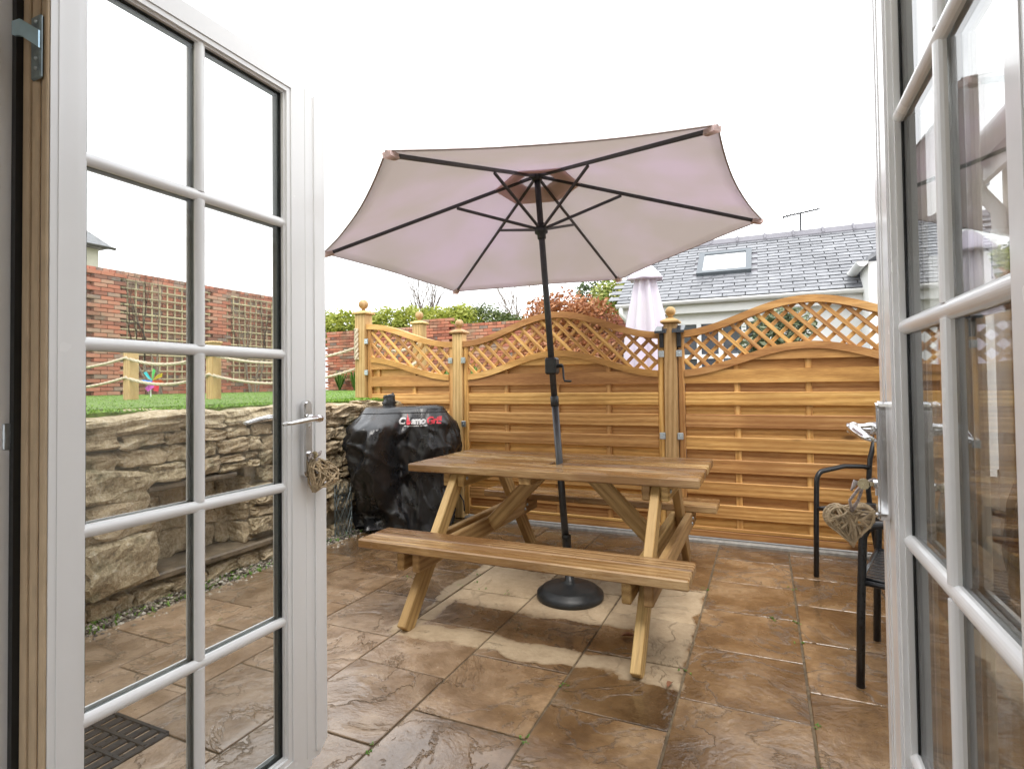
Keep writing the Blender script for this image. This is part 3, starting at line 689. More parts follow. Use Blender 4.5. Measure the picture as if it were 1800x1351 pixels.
for i in range(NV + 1):
    z_ = .015 + 1.027 * (i / NV) ** .92
    a_, b_, ex = prof(z_)
    for k in range(NU):
        an = 2 * math.pi * k / NU; ca, sa = math.cos(an), math.sin(an)
        rr = (abs(ca) ** ex + abs(sa) ** ex) ** (-1 / ex)
        lx, ly = a_ * rr * ca, b_ * rr * sa                       # lx along be, ly along bn (front)
        # left end shelf: hangs forward as a rounded bag and draws in to a point low down
        bag = math.exp(-((lx + .29) / .17) ** 2) * max(0, sa) ** .5
        hz = max(0, min(1, (z_ - .16) / .55)) * max(0, min(1, (1.03 - z_) / .22)); ly += bag * .27 * math.sin(min(1, hz) * math.pi / 2)
        tuck = bag * max(0, 1 - abs(z_ - .12) / .16); ly -= tuck * .10
        # waist crease beside the bag
        ly -= .075 * math.exp(-((lx + .05) / .055) ** 2) * max(0, sa) * max(0, min(1, (z_ - .1) / .3)) * max(0, min(1, (.93 - z_) / .15))
        ly -= .045 * max(0, sa) * math.exp(-((z_ - .40) / .17) ** 2) * (1 if lx > -.05 else .0)
        p = Vector((lx, ly, z_)); nn = Vector((ca, sa, 0))
        am = min(1, max(0, (1.0 - z_) / .12)) * (1.3 if lx < 0 else .75)
        f1 = noise.noise(Vector((an * 2.2, z_ * 1.3, 3))) * .035 + noise.noise(Vector((an * 5 + z_ * 4, z_ * 4.0, 9))) * .014
        rg = lambda n_, w_: max(0.0, 1 - abs(n_) / w_)
        f2 = -.045 * rg(noise.noise(Vector((an * 2.6 + z_ * 1.2, z_ * 2.2, 21))), .22) - .024 * rg(noise.noise(Vector((an * 3.5 - z_ * 4.5, z_ * 3.5 + an, 5))), .18) - .007 * rg(noise.noise(Vector((an * 7 + z_ * 6, z_ * 8, 15))), .25)
        hemw = .02 * math.sin(an * 11 + 1) * max(0, 1 - z_ / .25)
        p += nn * ((f1 - f2) * am + hemw); zz_ = z_ + (noise.noise(Vector((an * 2, 7, 1))) * .03 if i == 0 else 0)
        if z_ > 1.0: zz_ += noise.noise(Vector((lx * 6, ly * 6, 2))) * .012
        if lx < -.12 and sa > 0 and z_ < .2: zz_ += .07 * bag * (1 - z_ / .2)
        V.append(BC + be * p.x + bn * p.y + Vector((0, 0, max(.004, zz_))))
for i in range(NV):
    for k in range(NU):
        k2 = (k + 1) % NU; Fs.append((i * NU + k, i * NU + k2, (i + 1) * NU + k2, (i + 1) * NU + k))
Fs.append(tuple(NV * NU + k for k in range(NU)))
b = MB(); b.add(V, Fs); bvh = BVHTree.FromPolygons([Vector(p) for p in b.v], b.f)
cov = b.build('cover', cover_m, bq, True, org=BC)
sb = MB(); ir = min(range(NV + 1), key=lambda i: abs(.015 + 1.027 * (i / NV) ** .92 - .985)); ring_ = [Vector(V[ir * NU + k]) for k in range(NU)]
sb.tube(ring_ + ring_[:2], .0055, 6, False); sb.build('cover_seam', cover_m, cov, True, org=BC)
b = MB(); hp = BC + be * -.13 + Vector((0, 0, 1.03)); V = []
for i in range(9):
    for k in range(16):
        a = 2 * math.pi * k / 16; r = .052 * (1 + .3 * noise.noise(Vector((math.cos(a) * 2, math.sin(a) * 2, i * .8)))) * (1.08 - .02 * i); V.append(hp + Vector((r * math.cos(a), r * math.sin(a), .0135 * i + (.03 * noise.noise(Vector((a, 3, 3))) if i == 8 else 0))))
b.add(V, [(i * 16 + k, i * 16 + (k + 1) % 16, (i + 1) * 16 + (k + 1) % 16, (i + 1) * 16 + k) for i in range(8) for k in range(16)] + [tuple(128 + k for k in range(16))]); b.build('chimney_cover', cover_m, bq, True, org=hp)
b = MB(); b.tube([BC + be * .40 + bn * -.1 + Vector((0, 0, .30)), BC + be * .46 + bn * -.05 + Vector((0, 0, .27)), BC + be * .50 + Vector((0, 0, .20)), BC + be * .50 + bn * .04 + Vector((0, 0, .12))], .006, 6); b.build('tie_strap', black_plastic, bq, True, org=BC)
# lettering printed on the cover (projected onto its surface)
def text_mesh(body, size, shear=.25, bold=0.0, ext=0.0):
    cu = bpy.data.curves.new('txt', 'FONT'); cu.body = body; cu.size = size; cu.shear = shear; cu.offset = bold; cu.space_character = .92
    o = bpy.data.objects.new('txt', cu); COL.objects.link(o); dg = bpy.context.evaluated_depsgraph_get(); dg.update()
    me = bpy.data.meshes.new_from_object(o.evaluated_get(dg)); V = [v_.co.copy() for v_ in me.vertices]; F_ = [tuple(p.vertices) for p in me.polygons]
    bpy.data.objects.remove(o); bpy.data.curves.remove(cu); bpy.data.meshes.remove(me); return V, F_
def printed(name, V, F_, u0, z0, lift, mat):
    out_ = []
    for p in V:
        o_ = BC + be * (u0 + p.x) + bn * 1.0 + Vector((0, 0, z0 + p.y)); hit = bvh.ray_cast(o_, -bn)
        q = hit[0] if hit[0] is not None else o_ - bn * .8
        out_.append(q + bn * lift)
    b = MB(); b.add(out_, F_); b.v = [tuple(x) for x in b.v]; return b.build(name, mat, cov, org=BC)
U0, Z0, SZ = -.06, .902, .072
cur = 0.0
for txt, mat in (('C', print_white), ('~', None), ('smo', print_white), ('Grill', print_red)):
    if mat is None: FX = cur; cur += .036; continue
    Vv, Fv = text_mesh(txt, SZ * (1.06 if mat is print_red else 1.0), .2, .0035); wd_ = max(p.x for p in Vv)
    printed('lettering', Vv, Fv, U0 + cur, Z0, .005, mat)
    if mat is print_white: Vv, Fv = text_mesh(txt, SZ, .2, -.0022); printed('lettering_fill', Vv, Fv, U0 + cur, Z0, .008, print_black)
    cur += wd_ + .004
fl = [(.048, -.008), (.07, -.006), (.088, .004), (.094, .02), (.086, .04), (.080, .028), (.076, .055), (.066, .09), (.060, .118), (.058, .08), (.050, .05), (.044, .02)]
printed('flame_mark', [Vector(((x - .046) * .72, y * .72, 0)) for x, y in fl], [tuple(range(len(fl)))], U0 + FX, Z0, .008, print_red)
Vv, Fv = text_mesh('the outdoor cooking experience', .0155, .1, .0006); printed('lettering', Vv, Fv, U0 + .045, Z0 - .020, .006, print_white)
b = MB(); b.cbox((-3.235, 3.80, .0), (-3.13, 3.92, .15), .01); tag(b.build('plastic_tub', black_plastic, org=(-3.18, 3.86, 0)), 'small black plastic tub beside the barbecue at the wall foot', 'tub')
b = MB()                                                  # roll of wire mesh against the wall
for i in range(13):
    for sg in (-1, 1):
        P = []
        for k in range(16):
            z_ = .02 + .40 * k / 15; a = i * .483 + sg * z_ * 6; P.append((-3.135 + .052 * math.cos(a), 3.60 + .085 * math.sin(a), z_))
        b.tube(P, .0022, 4)
tag(b.build('wire_mesh_roll', dark_steel, org=(-3.135, 3.6, 0)), 'roll of dark wire mesh standing between the door and the barbecue', 'wire mesh')

# ------------------------------------------------------------------ chairs
def chair(loc, ang, lab):
    t = link('garden_chair', None, None, (0, 0, 0)); tag(t, lab, 'chair', 'black metal garden chairs')
    fx, wy = .24, .255
    for s_ in (-1, 1):
        y = s_ * wy
        b = MB(); P = [(fx + .02, y, .0), (fx + .012, y, .30), (fx, y, .58)]
        for k in range(1, 7): a = k / 6 * math.pi / 2; P.append((fx - .06 * (1 - math.cos(a)), y, .58 + .07 * math.sin(a)))
        P += [(.0, y, .668), (-.17, y, .655), (-.215, y * .98, .645)]
        b.tube(P, .0155, 10); b.build('front_leg_and_arm', black_metal, t, True)
        b = MB(); b.tube([(-.30, y, .0), (-.235, y, .30), (-.205, y * .98, .50), (-.225, y * .97, .70), (-.275, y * .93, .87)], .0155, 10); b.build('back_leg', black_metal, t, True)
        b = MB(); b.tube([(fx, y, .415), (-.215, y, .40)], .011, 8); b.build('side_rail', black_metal, t, True)
    b = MB(); b.tube([(-.275, -wy * .93, .87), (-.295, -wy * .6, .905), (-.302, 0, .918), (-.295, wy * .6, .905), (-.275, wy * .93, .87)], .0155, 10); b.build('top_rail', black_metal, t, True)
    b = MB(); V = []
    for (xa, ya) in ((fx + .01, -1), (fx + .01, 1), (-.22, 1), (-.22, -1)): V.append((xa, ya * (wy - .012)))
    b.tube([(V[0][0], V[0][1], .425), (V[1][0], V[1][1], .425), (V[2][0], V[2][1], .41), (V[3][0], V[3][1], .41), (V[0][0], V[0][1], .425)], .010, 8); b.build('seat_frame', black_metal, t, True)
    for k in range(11):
        y = -wy + .035 + k * (2 * wy - .07) / 10
        board('seat_slat', t, (fx, y, .424), (-.215, y, .410), .034, .005, zz, black_metal, .001)
    for k in range(5):
        y = (-2 + k) * .085; b = MB(); P = []; Q = []
        for i in range(12):
            s_ = i / 11; z_ = .43 + .46 * s_; x_ = -.208 - .09 * s_ ** 2; yy = y + .045 * math.sin(s_ * math.pi * 2) * (1 if k < 2 else -1 if k > 2 else 0); P.append(Vector((x_, yy, z_)))
        V = []
        for p in P: V += [p + Vector((0, -.013, 0)), p + Vector((0, .013, 0)), p + Vector((-.005, .013, 0)), p + Vector((-.005, -.013, 0))]
        Fs = [(4 * i + q, 4 * i + 4 + q, 4 * i + 4 + (q + 1) % 4, 4 * i + (q + 1) % 4) for i in range(11) for q in range(4)] + [(0, 1, 2, 3), (47, 46, 45, 44)]
        b.add(V, Fs); b.build('back_splat', black_metal, t, True)
    t.location = loc; t.rotation_euler = (0, 0, ang); return t
def place_chair(foot, facing, left, lab):      # foot = world xy of the named front foot, facing = angle of the front direction
    a = facing; lx, ly = .26, (.255 if left else -.255)
    return chair((foot[0] - (lx * math.cos(a) - ly * math.sin(a)), foot[1] - (lx * math.sin(a) + ly * math.cos(a)), 0), a, lab)
place_chair((.27, 3.975), R(225), False, 'black metal garden armchair against the fence behind the wicker heart')
place_chair((.324, 2.62), R(165), True, 'black metal garden armchair nearest the right-hand glazed door')

# ------------------------------------------------------------------ house: facade, door frame, room, right wing
b = MB()
b.box((-6, .30, -.05), (-1.432, .615, 3.3)); b.box((.352, .30, -.05), (1.15, .615, 3.3)); b.box((-1.432, .30, 2.30), (.352, .615, 3.3))
hs_ = thing('house', (-.5, .45, 0), 'cream rendered cottage wall round the double doorway', 'house'); b.build('wall', render_m, hs_, org=(-.5, .45, 0))
fr_ = thing('door_frame', (-.54, .62, 0), 'white door frame with black seal around the open double doors', 'door frame')
b = MB(); b.cbox((-1.430, .585, 0), (-1.412, .630, 2.27), .003); b.build('jamb', upvc, fr_, org=(-1.41, .6, 0))
b = MB(); b.cbox((.332, .585, 0), (.350, .630, 2.27), .003); b.build('jamb', upvc, fr_, org=(.33, .6, 0))
b = MB(); b.cbox((-1.412, .585, 2.215), (.332, .630, 2.27), .004); b.build('head', upvc, fr_, org=(-.5, .6, 2.24))
b = MB(); b.cbox((-1.412, .40, 0), (.332, .634, .035), .004); b.build('threshold', upvc, fr_, org=(-.5, .6, 0))
b = MB(); b.box((-1.4118, .626, .036), (-1.3965, .652, 2.214)); b.build('seal', rubber, fr_, org=(-1.375, .63, 0))
b = MB(); b.cbox((-1.4305, .6145, 1.098), (-1.4085, .6318, 1.152), .002); b.box((-1.4095, .618, 1.112), (-1.4078, .626, 1.136)); b.build('lock_keep', galv, fr_, org=(-1.41, .64, 1.12))
b = MB()
for (a, c_) in (((-3.5, -3.2, -.05), (2.5, .30, 0.0)),): b.box(a, c_)
tag(b.build('room_floor', floor_m), kind='structure')
b = MB(); b.box((-3.5, -3.3, 2.45), (2.5, .295, 2.55)); tag(b.build('room_ceiling', wall_in), kind='structure')
b = MB(); b.box((-3.6, -3.3, 0), (-3.5, .295, 2.45)); b.box((2.5, -3.3, 0), (2.6, .295, 2.45)); b.box((-3.5, -3.3, 0), (2.5, -3.2, .7)); b.box((-3.5, -3.3, 2.3), (2.5, -3.2, 2.45)); b.box((-3.5, -3.3, .7), (-3.1, -3.2, 2.3)); b.box((2.1, -3.3, .7), (2.5, -3.2, 2.3)); tag(b.build('room_walls', wall_in), kind='structure')  # rear opening is added, unseen, to let fill light onto the door edges
wg = thing('house_wing', (1.6, 2.2, 0), 'cream rendered house wing with white gutter seen through the right door', 'house')
b = MB(); b.box((1.20, .62, -.05), (4.2, 3.86, 2.42)); b.build('wall', render_m, wg, org=(1.6, 2.2, 0))
b = MB(); b.add([(1.05, .62, 2.44), (1.05, 3.98, 2.44), (2.7, 3.98, 3.5), (2.7, .62, 3.5), (1.05, .62, 2.50), (1.05, 3.98, 2.50), (2.7, 3.98, 3.56), (2.7, .62, 3.56)], [(0, 1, 2, 3), (7, 6, 5, 4), (0, 4, 5, 1), (1, 5, 6, 2), (2, 6, 7, 3), (3, 7, 4, 0)]); b.build('roof', slate_m, wg, org=(1.6, 2.2, 2.8))
b = MB(); b.box((1.12, .64, 2.30), (1.15, 3.95, 2.45)); b.build('fascia', white_plastic, wg, org=(1.13, 2.2, 2.4))
def gutter(p0, p1, r, nm, parent, mat=white_plastic):
    p0 = Vector(p0); p1 = Vector(p1); t = (p1 - p0).normalized(); u = t.cross(zz).normalized(); b = MB(); V = []; n = 10
    for p in (p0, p1):
        for rad in (r, r - .006):
            for k in range(n + 1): a = math.pi + math.pi * k / n; V.append(p + u * (rad * math.cos(a)) + zz * (rad * math.sin(a)))
    m_ = n + 1; Fs = []
    for k in range(n): Fs += [(k, k + 1, 2 * m_ + k + 1, 2 * m_ + k), (m_ + k + 1, m_ + k, 3 * m_ + k, 3 * m_ + k + 1)]
    Fs += [tuple(range(m_)) , tuple(2 * m_ + k for k in range(m_))[::-1], (0, 2 * m_, 3 * m_, m_), (n, m_ + n, 3 * m_ + n, 2 * m_ + n)]
    b.add(V, Fs); return b.build(nm, mat, parent, True, org=p0)
gutter((1.06, .66, 2.44), (1.06, 3.93, 2.44), .058, 'gutter', wg)
b = MB(); b.tube([(1.06, 3.80, 2.40), (1.06, 3.80, 2.30), (1.09, 3.80, 2.22), (1.16, 3.80, 2.12), (1.165, 3.80, 2.0), (1.165, 3.80, .05)], .034, 12); b.lathe([(.042, -.03), (.042, .03)], 12, (1.06, 3.8, 2.33)); b.lathe([(.041, -.03), (.041, .03)], 12, (1.165, 3.8, 1.98)); b.build('downpipe', white_plastic, wg, True, org=(1.1, 3.8, 0))

# ------------------------------------------------------------------ glazed doors
ZB = [.1234, .5211, .9185, 1.317, 1.7147, 2.112]; YG0, YM, YG1 = .719, .9824, 1.2469
def door(Xf, o, lab, plate_lab):
    t = thing('glazed_door', (Xf + o * .03, .66, .05), lab, 'door', 'glazed double doors')
    X = lambda d: Xf + o * d
    org = (X(.03), 1.0, 1.1)
    Y0, Y1, Z0_, Z1 = .640, 1.345, .050, 2.183; a0, a1, c0, c1 = YG0 - .006, YG1 + .004, ZB[0] + .002, ZB[5] - .002
    def ring(outer, inner, d0, d1, mat, names):
        (A0, A1, C0, C1), (B0, B1, D0, D1) = outer, inner
        for nm, poly in zip(names, ([(A0, C0), (A0, C1), (B0, D1), (B0, D0)], [(A1, C0), (B1, D0), (B1, D1), (A1, C1)], [(A0, C1), (A1, C1), (B1, D1), (B0, D1)], [(A0, C0), (B0, D0), (B1, D0), (A1, C0)])):
            bb = MB(); bb.prism(poly, 0, X(d0), X(d1)); bb.build(nm, mat, t, org=org)
    sh = lambda r, k: (r[0] + k, r[1] - k, r[2] + k, r[3] - k)
    inn = (a0, a1, c0, c1)
    ring((Y0, Y1, Z0_, Z1), sh(inn, -.020), 0, .064, upvc, ('hinge_stile', 'lock_stile', 'top_rail', 'bottom_rail'))
    ring(sh(inn, -.0195), sh(inn, -.006), .004, .022, upvc, ['glazing_bead'] * 4)
    ring(sh(inn, -.0195), sh(inn, .0), .0125, .0225, upvc, ['glazing_bead'] * 4)
    ring(sh(inn, -.019), sh(inn, .004), .0225, .0245, rubber, ['gasket'] * 4)
    ring(sh(inn, -.019), sh(inn, .010), .0290, .0435, spacer_m, ['spacer'] * 4)
    ring(sh(inn, -.019), sh(inn, .004), .048, .050, rubber, ['gasket'] * 4)
    ring(sh(inn, -.0195), sh(inn, .0), .050, .058, upvc, ['glazing_bead'] * 4)
    ys = [a0, YM, a1]; zs = [c0] + ZB[1:5] + [c1]
    for i in range(2):
        for j in range(5):
            bb = MB()
            for d in (.0247, .0440): bb.box((min(X(d), X(d + .004)), ys[i] + .0006 - (.01 if i == 0 else 0), zs[j] + .0006 - (.01 if j == 0 else 0)), (max(X(d), X(d + .004)), ys[i + 1] - .0006 + (.01 if i == 1 else 0), zs[j + 1] - .0006 + (.01 if j == 4 else 0)))
            bb.build('pane', glass_m, t, org=org)
    def bar(p, q, along, d, out):
        bb = MB(); V = []; n = 9; prf = [(-.014, 0)] + [(-.014 + .028 * k / n, .005 + .009 * math.sin(math.pi * k / n) ** .7) for k in range(n + 1)] + [(.014, 0)]
        for e in (p, q):
            for (s_, h) in prf: V.append((X(d - out * h), e, along + s_) if bar.h else (X(d - out * h), along + s_, e))
        k_ = len(prf); bb.add(V, [(k, (k + 1) % k_, k_ + (k + 1) % k_, k_ + k) for k in range(k_)] + [tuple(range(k_))[::-1], tuple(range(k_, 2 * k_))])
        bb.build('glazing_bar', upvc, t, False, org=org)
    for d, out in ((.0246, 1), (.0481, -1)):
        for zc in ZB[1:5]: bar.h = True; bar(a0 - .006, a1 + .006, zc, d, out)
        for j in range(5): bar.h = False; bar(zs[j] + (.011 if j else -.004), zs[j + 1] - (.011 if j < 4 else -.004), YM, d, out)
    for zc in ZB[1:5]: bb = MB(); bb.box((min(X(.0292), X(.0434)), a0, zc - .009), (max(X(.0292), X(.0434)), a1, zc + .009)); bb.build('spacer', spacer_m, t, org=org)
    for j in range(5): bb = MB(); bb.box((min(X(.0292), X(.0434)), YM - .009, zs[j] + .0095), (max(X(.0292), X(.0434)), YM + .009, zs[j + 1] - .0095)); bb.build('spacer', spacer_m, t, org=org)
    # raised line along the stiles, hinge-edge profile, meeting strip
    for ya in (Y0 + .014, Y1 - .020):
        bb = MB(); bb.box((min(X(-.0015), X(.001)), ya, Z0_ + .03), (max(X(-.0015), X(.001)), ya + .004, Z1 - .03)); bb.build('stile_bead', upvc, t, org=org)
    for d0, d1, ex in ((.002, .018, .006), (.020, .030, .001), (.031, .046, .005), (.047, .062, .002), (.065, .078, .006), (.080, .095, .003)):
        bb = MB(); bb.cbox((X(d0), Y0 - ex, Z0_), (X(d1), Y0 + (.0005 if d0 < .064 else .03), Z1), .002); bb.build('edge_profile', tan_edge, t, org=org)
    ch = .035; bb = MB(); bb.prism([(Y1 + .003, Z0_ + .01), (Y1 + .074 - ch, Z0_ + .01), (Y1 + .074, Z0_ + .01 + ch), (Y1 + .074, Z1 - .012 - ch), (Y1 + .074 - ch * .6, Z1 - .012), (Y1 + .003, Z1 - .012)], 0, X(.006), X(.050)); ms_ = bb.build('meeting_strip', upvc, t, org=org)
    bb = MB(); bb.box((min(X(.001), X(.006)), Y1 + .022, Z0_ + .03), (max(X(.001), X(.006)), Y1 + .050, Z1 - .035)); bb.build('meeting_strip_rib', upvc, ms_, org=org)
    bb = MB(); bb.box((min(X(.010), X(.05)), Y1 - .0005, Z0_ + .012), (max(X(.010), X(.05)), Y1 + .0035, Z1 - .014)); bb.build('seal', rubber, t, org=org)
    # lever handles on both faces
    yh = 1.318
    for face, sg in ((0.0, -1), (.064, 1)):
        D = lambda d: X(face + sg * d)
        bb = MB(); n = 8; pl = []
        for cx_, cz_, a_ in ((.0, 1.160, 0), (.0, .957, math.pi)):
            for k in range(n + 1): an = a_ + math.pi * k / n; pl.append((yh + .0165 * math.cos(an), cz_ + .0165 * math.sin(an)))
        bb.prism(pl, 0, D(0), D(.017)); pl2 = [(yh + (p[0] - yh) * .75, 1.058 + (p[1] - 1.058) * .975) for p in pl]; bb.prism(pl2, 0, D(.017), D(.021))
        h_ = bb.build('handle_plate', chrome, t, False, org=org)
        bb = MB(); bb.lathe([(.013, 0), (.012, .012), (.0095, .02), (.0095, .05)], 14, (D(.020), yh, 1.122), (o * sg, 0, 0)); bb.ball((D(.058), yh, 1.122), .0125, 12, 8)
        bb.tube([(D(.058), yh + .006, 1.122), (D(.060), yh - .02, 1.123), (D(.058), yh - .06, 1.119), (D(.052), yh - .10, 1.114), (D(.046), yh - .125, 1.112)], [.0125, .0125, .0105, .0085, .006], 12, True, .75); bb.build('lever', chrome, h_, True, org=org)
        bb = MB()
        for zc in (1.098, .952): bb.ball((D(.0205), yh, zc), .0042, 8, 6)
        bb.build('screw', chrome, h_, True, org=org)
        bb = MB(); bb.lathe([(.0085, 0), (.0085, .006), (.007, .007)], 12, (D(.020), yh, 1.012), (o * sg, 0, 0)); bb.box((min(D(.020), D(.024)), yh - .004, .99), (max(D(.020), D(.024)), yh + .004, 1.01)); cl = bb.build('lock_cylinder', chrome, h_, False, org=org)
        if sg < 0:
            bb = MB(); bb.box((min(D(.026), D(.034)), yh - .0012, 1.008), (max(D(.018), D(.028)), yh + .0012, 1.016)); bb.lathe([(.011, -.0012), (.011, .0012)], 14, (D(.043), yh, 1.011), (0, 1, 0)); bb.build('key', plain('brass', (.55, .47, .30), .25, 1.), t, org=org)
    if o < 0:      # hinge-side security bolt plate on the door edge
        bb = MB(); bb.cbox((X(.010), Y0 - .014, 1.845), (X(.044), Y0 - .0065, 1.975), .003); bp_ = bb.build('bolt_plate', dark_steel, t, org=org)
        bb = MB(); bb.add([(X(.012), Y0 - .016, 1.905), (X(.012), Y0 - .016, 1.94), (X(.050), Y0 - .030, 1.965), (X(.078), Y0 - .030, 1.968), (X(.078), Y0 - .030, 1.940), (X(.050), Y0 - .028, 1.932)] + [(X(.012), Y0 - .010, 1.905), (X(.012), Y0 - .010, 1.94), (X(.050), Y0 - .024, 1.965), (X(.078), Y0 - .024, 1.968), (X(.078), Y0 - .024, 1.940), (X(.050), Y0 - .022, 1.932)],
                     [(0, 1, 2, 5), (5, 2, 3, 4), (11, 8, 7, 6), (10, 9, 8, 11)] + [(k, k + 6, (k + 1) % 6 + 6, (k + 1) % 6) for k in range(6)]); bb.build('bolt_tongue', plain('pale_blue_steel', (.42, .60, .72), .35, .6, var=.1), bp_, org=org)
        bb = MB()
        for zc in (1.865, 1.885, 1.96): bb.ball((X(.022), Y0 - .0145, zc), .004, 8, 6)
        bb.build('screw', galv, bp_, True, org=org)
    return t
door(-1.30, -1, 'white glazed door standing open on the left with ten panes', '')
door(.220, 1, 'white glazed door standing open on the right edge of the view', '')
def heart(c, u, tilt, size, lab, hang):
    c = Vector(c); u = Vector(u).normalized(); n = u.cross(zz); rr = random.Random(int(size * 9999) + int(c.x * 100))
    def hp(a): return (16 * math.sin(a) ** 3 / 17, (13 * math.cos(a) - 5 * math.cos(2 * a) - 2 * math.cos(3 * a) - math.cos(4 * a)) / 17)
    ct, st_ = math.cos(tilt), math.sin(tilt)
    def W(x, y, d): x, y = x * ct - y * st_, x * st_ + y * ct; return c + u * (x * size / 2) + zz * (y * size / 2) + n * d
    t = thing('wicker_heart', c, lab, 'ornament', 'wicker heart ornaments')
    b = MB()
    for rep in range(3): b.tube([W(hp(a)[0] * (.96 - .05 * rep), hp(a)[1] * (.96 - .05 * rep), (rep - 1) * .008) for a in [2 * math.pi * k / 40 for k in range(41)]], .0034, 6)
    for k in range(58):
        a1 = rr.uniform(.25, 2 * math.pi - .25); a2 = a1 + rr.uniform(1.5, 3.6); A = hp(a1); B_ = hp(a2); d = rr.choice((-1, 1)); P = []
        for i in range(7):
            s_ = i / 6; P.append(W((A[0] + (B_[0] - A[0]) * s_) * .99, (A[1] + (B_[1] - A[1]) * s_) * .99, d * (.004 + rr.choice((.008, .014, .02)) * math.sin(math.pi * s_))))
        if all(math.hypot((p - c).dot(u), (p - c).z) < size * .62 for p in P): b.tube(P, rr.uniform(.0019, .0029), 6)
    b.build('woven_sticks', wicker, t, True, org=c)
    b = MB(); top = W(0, .28, 0); h = Vector(hang); mid = (top + h) / 2
    b.tube([top, mid + u * .004, h], .0035, 6); b.tube([h + u * .004, h + Vector((0, 0, .006)), mid + u * -.012, top + u * .006], .003, 6)
    for s_ in (-1, 1): b.tube([h, h + u * s_ * .014 + zz * .008, h + u * s_ * .022 + zz * (.016 if s_ > 0 else -.01)], [.005, .006, .002], 6)
    b.build('ribbon', plain('spotted_ribbon', (.42, .36, .34), .8, var=.5, scale=220), t, True, org=c)
heart((-1.258, 1.352, .945), (.25, .97, 0), R(-32), .118, 'pale wicker heart hanging from the key of the left door', (-1.262, 1.325, 1.004))
heart((.164, 1.42, .912), (.98, .2, 0), R(4), .108, 'brown wicker heart hanging from the key of the right door', (.178, 1.335, 1.004))
b = MB(); b.box((-2.34, 1.08, -.012), (-1.945, 1.33, -.006))
dg_ = thing('drain_grate', (-2.14, 1.2, 0), 'black slotted drain grate set in the paving below the left door', 'drain grate'); b.build('pit', rubber, dg_, org=(-2.14, 1.2, 0))
for k in range(9): xk = -2.335 + k * .0478; b = MB(); b.cbox((xk - .016, 1.085, -.005), (xk + .016, 1.325, .007), .003); b.build('bar', black_metal, dg_, org=(xk, 1.2, 0))
for yk in (1.088, 1.168, 1.246, 1.322): b = MB(); b.cbox((-2.34, yk - .008, -.004), (-1.945, yk + .008, .0095), .002); b.build('cross_bar', black_metal, dg_, org=(-2.14, yk, 0))

# ------------------------------------------------------------------ brick garden walls
BL, BH, BD = .225, .075, .1
bb = MB(); bb.cbox((-.1075, -.05, -.0325), (.1075, .05, .0325), .004); brick_me = bb.mesh('brick', brick_m)
def brick_wall(t, O, ux, n_out, length, zb, zt, piers, view):
    ux = Vector(ux); n_out = Vector(n_out); L = []
    rows = int((zt - zb) / BH)
    for r in range(rows):
        zc = zb + BH * (r + .5); x = -(BL / 2 if r % 2 else 0); top = r == rows - 1
        step = .113 if top else BL                     # a header course finishes the wall
        while x < length:
            L.append((O + ux * (x + step / 2) + n_out * rng.uniform(-.004, .006) + Vector((0, 0, zc)), step)); x += step
    for (pa, pb, pt) in piers:
        for r in range(int((pt - zb) / BH)):
            x = pa - (.1125 if r % 2 else 0)
            while x < pb - .05: L.append((O + ux * (x + BL / 2) + n_out * .11 + Vector((0, 0, zb + BH * (r + .5))), BL)); x += BL
    L.sort(key=lambda e: (e[0] - view).length)
    q = Matrix((ux, zz.cross(ux), zz)).transposed().to_quaternion(); rest = MB()
    for i, (p, st) in enumerate(L):
        if i < 300:
            o = link('brick', brick_me, t, p, q); o.scale = ((st - .01) / .215, 1, 1)
        else:
            hx = (st - .01) / 2; V = []
            for sx in (-1, 1):
                for sy in (-1, 1):
                    for sz in (-1, 1): V.append(p + ux * (hx * sx) + n_out * (.05 * sy) + zz * (.0325 * sz))
            rest.add(V, [(0, 1, 3, 2), (4, 6, 7, 5), (0, 4, 5, 1), (2, 3, 7, 6), (0, 2, 6, 4), (1, 5, 7, 3)])
    if rest.v: tag(rest.build('distant_bricks', brick_m, t, org=O), kind='stuff')
    return L
bw = thing('brick_wall', (-11.06, 7.5, 1.08), 'tall red brick garden wall carrying the trellis beyond the lawn', 'wall')
b = MB(); b.box((-11.16, 3.2, 1.0), (-11.035, 11.15, 3.44)); b.build('mortar_core', mortar, bw, org=(-11.1, 7.5, 1.08))
brick_wall(bw, Vector((-11.0, 3.4, 0)), (0, 1, 0), (1, 0, 0), 7.7, 1.10, 3.47, [(2.62, 3.02, 3.40), (4.98, 5.32, 3.40)], Vector((-11, 6.6, 2.2)))
be_ = thing('brick_wall', (-7, 12.06, 1.0), 'low red brick wall across the garden end behind the fence', 'wall')
b = MB(); b.box((-10.98, 12.035, .8), (-2.6, 12.2, 2.66)); b.build('mortar_core', mortar, be_, org=(-7, 12.1, 1))
brick_wall(be_, Vector((-10.95, 12.0, 0)), (1, 0, 0), (0, -1, 0), 8.3, 1.05, 2.70, [(3.27, 3.9, 2.86)], Vector((-8.2, 12, 2.2)))
for y0, y1, lb in ((6.47, 8.34, 'weathered square trellis on the brick wall between the two piers'), (8.78, 10.9, 'weathered square trellis on the brick wall right of the second pier')):
    t = thing('trellis', (-10.85, (y0 + y1) / 2, 1.3), lb, 'trellis', 'trellises on the brick wall')
    k = 0; y = y0
    while y < y1: board('upright', t, (-10.90, y, 1.33), (-10.90, y, 3.28), .028, .02, (1, 0, 0), grey_wood, .002); y += .155
    z_ = 1.40
    while z_ < 3.28: board('crosspiece', t, (-10.878, y0 - .03, z_), (-10.878, y1, z_), .028, .02, (1, 0, 0), grey_wood, .002); z_ += .155
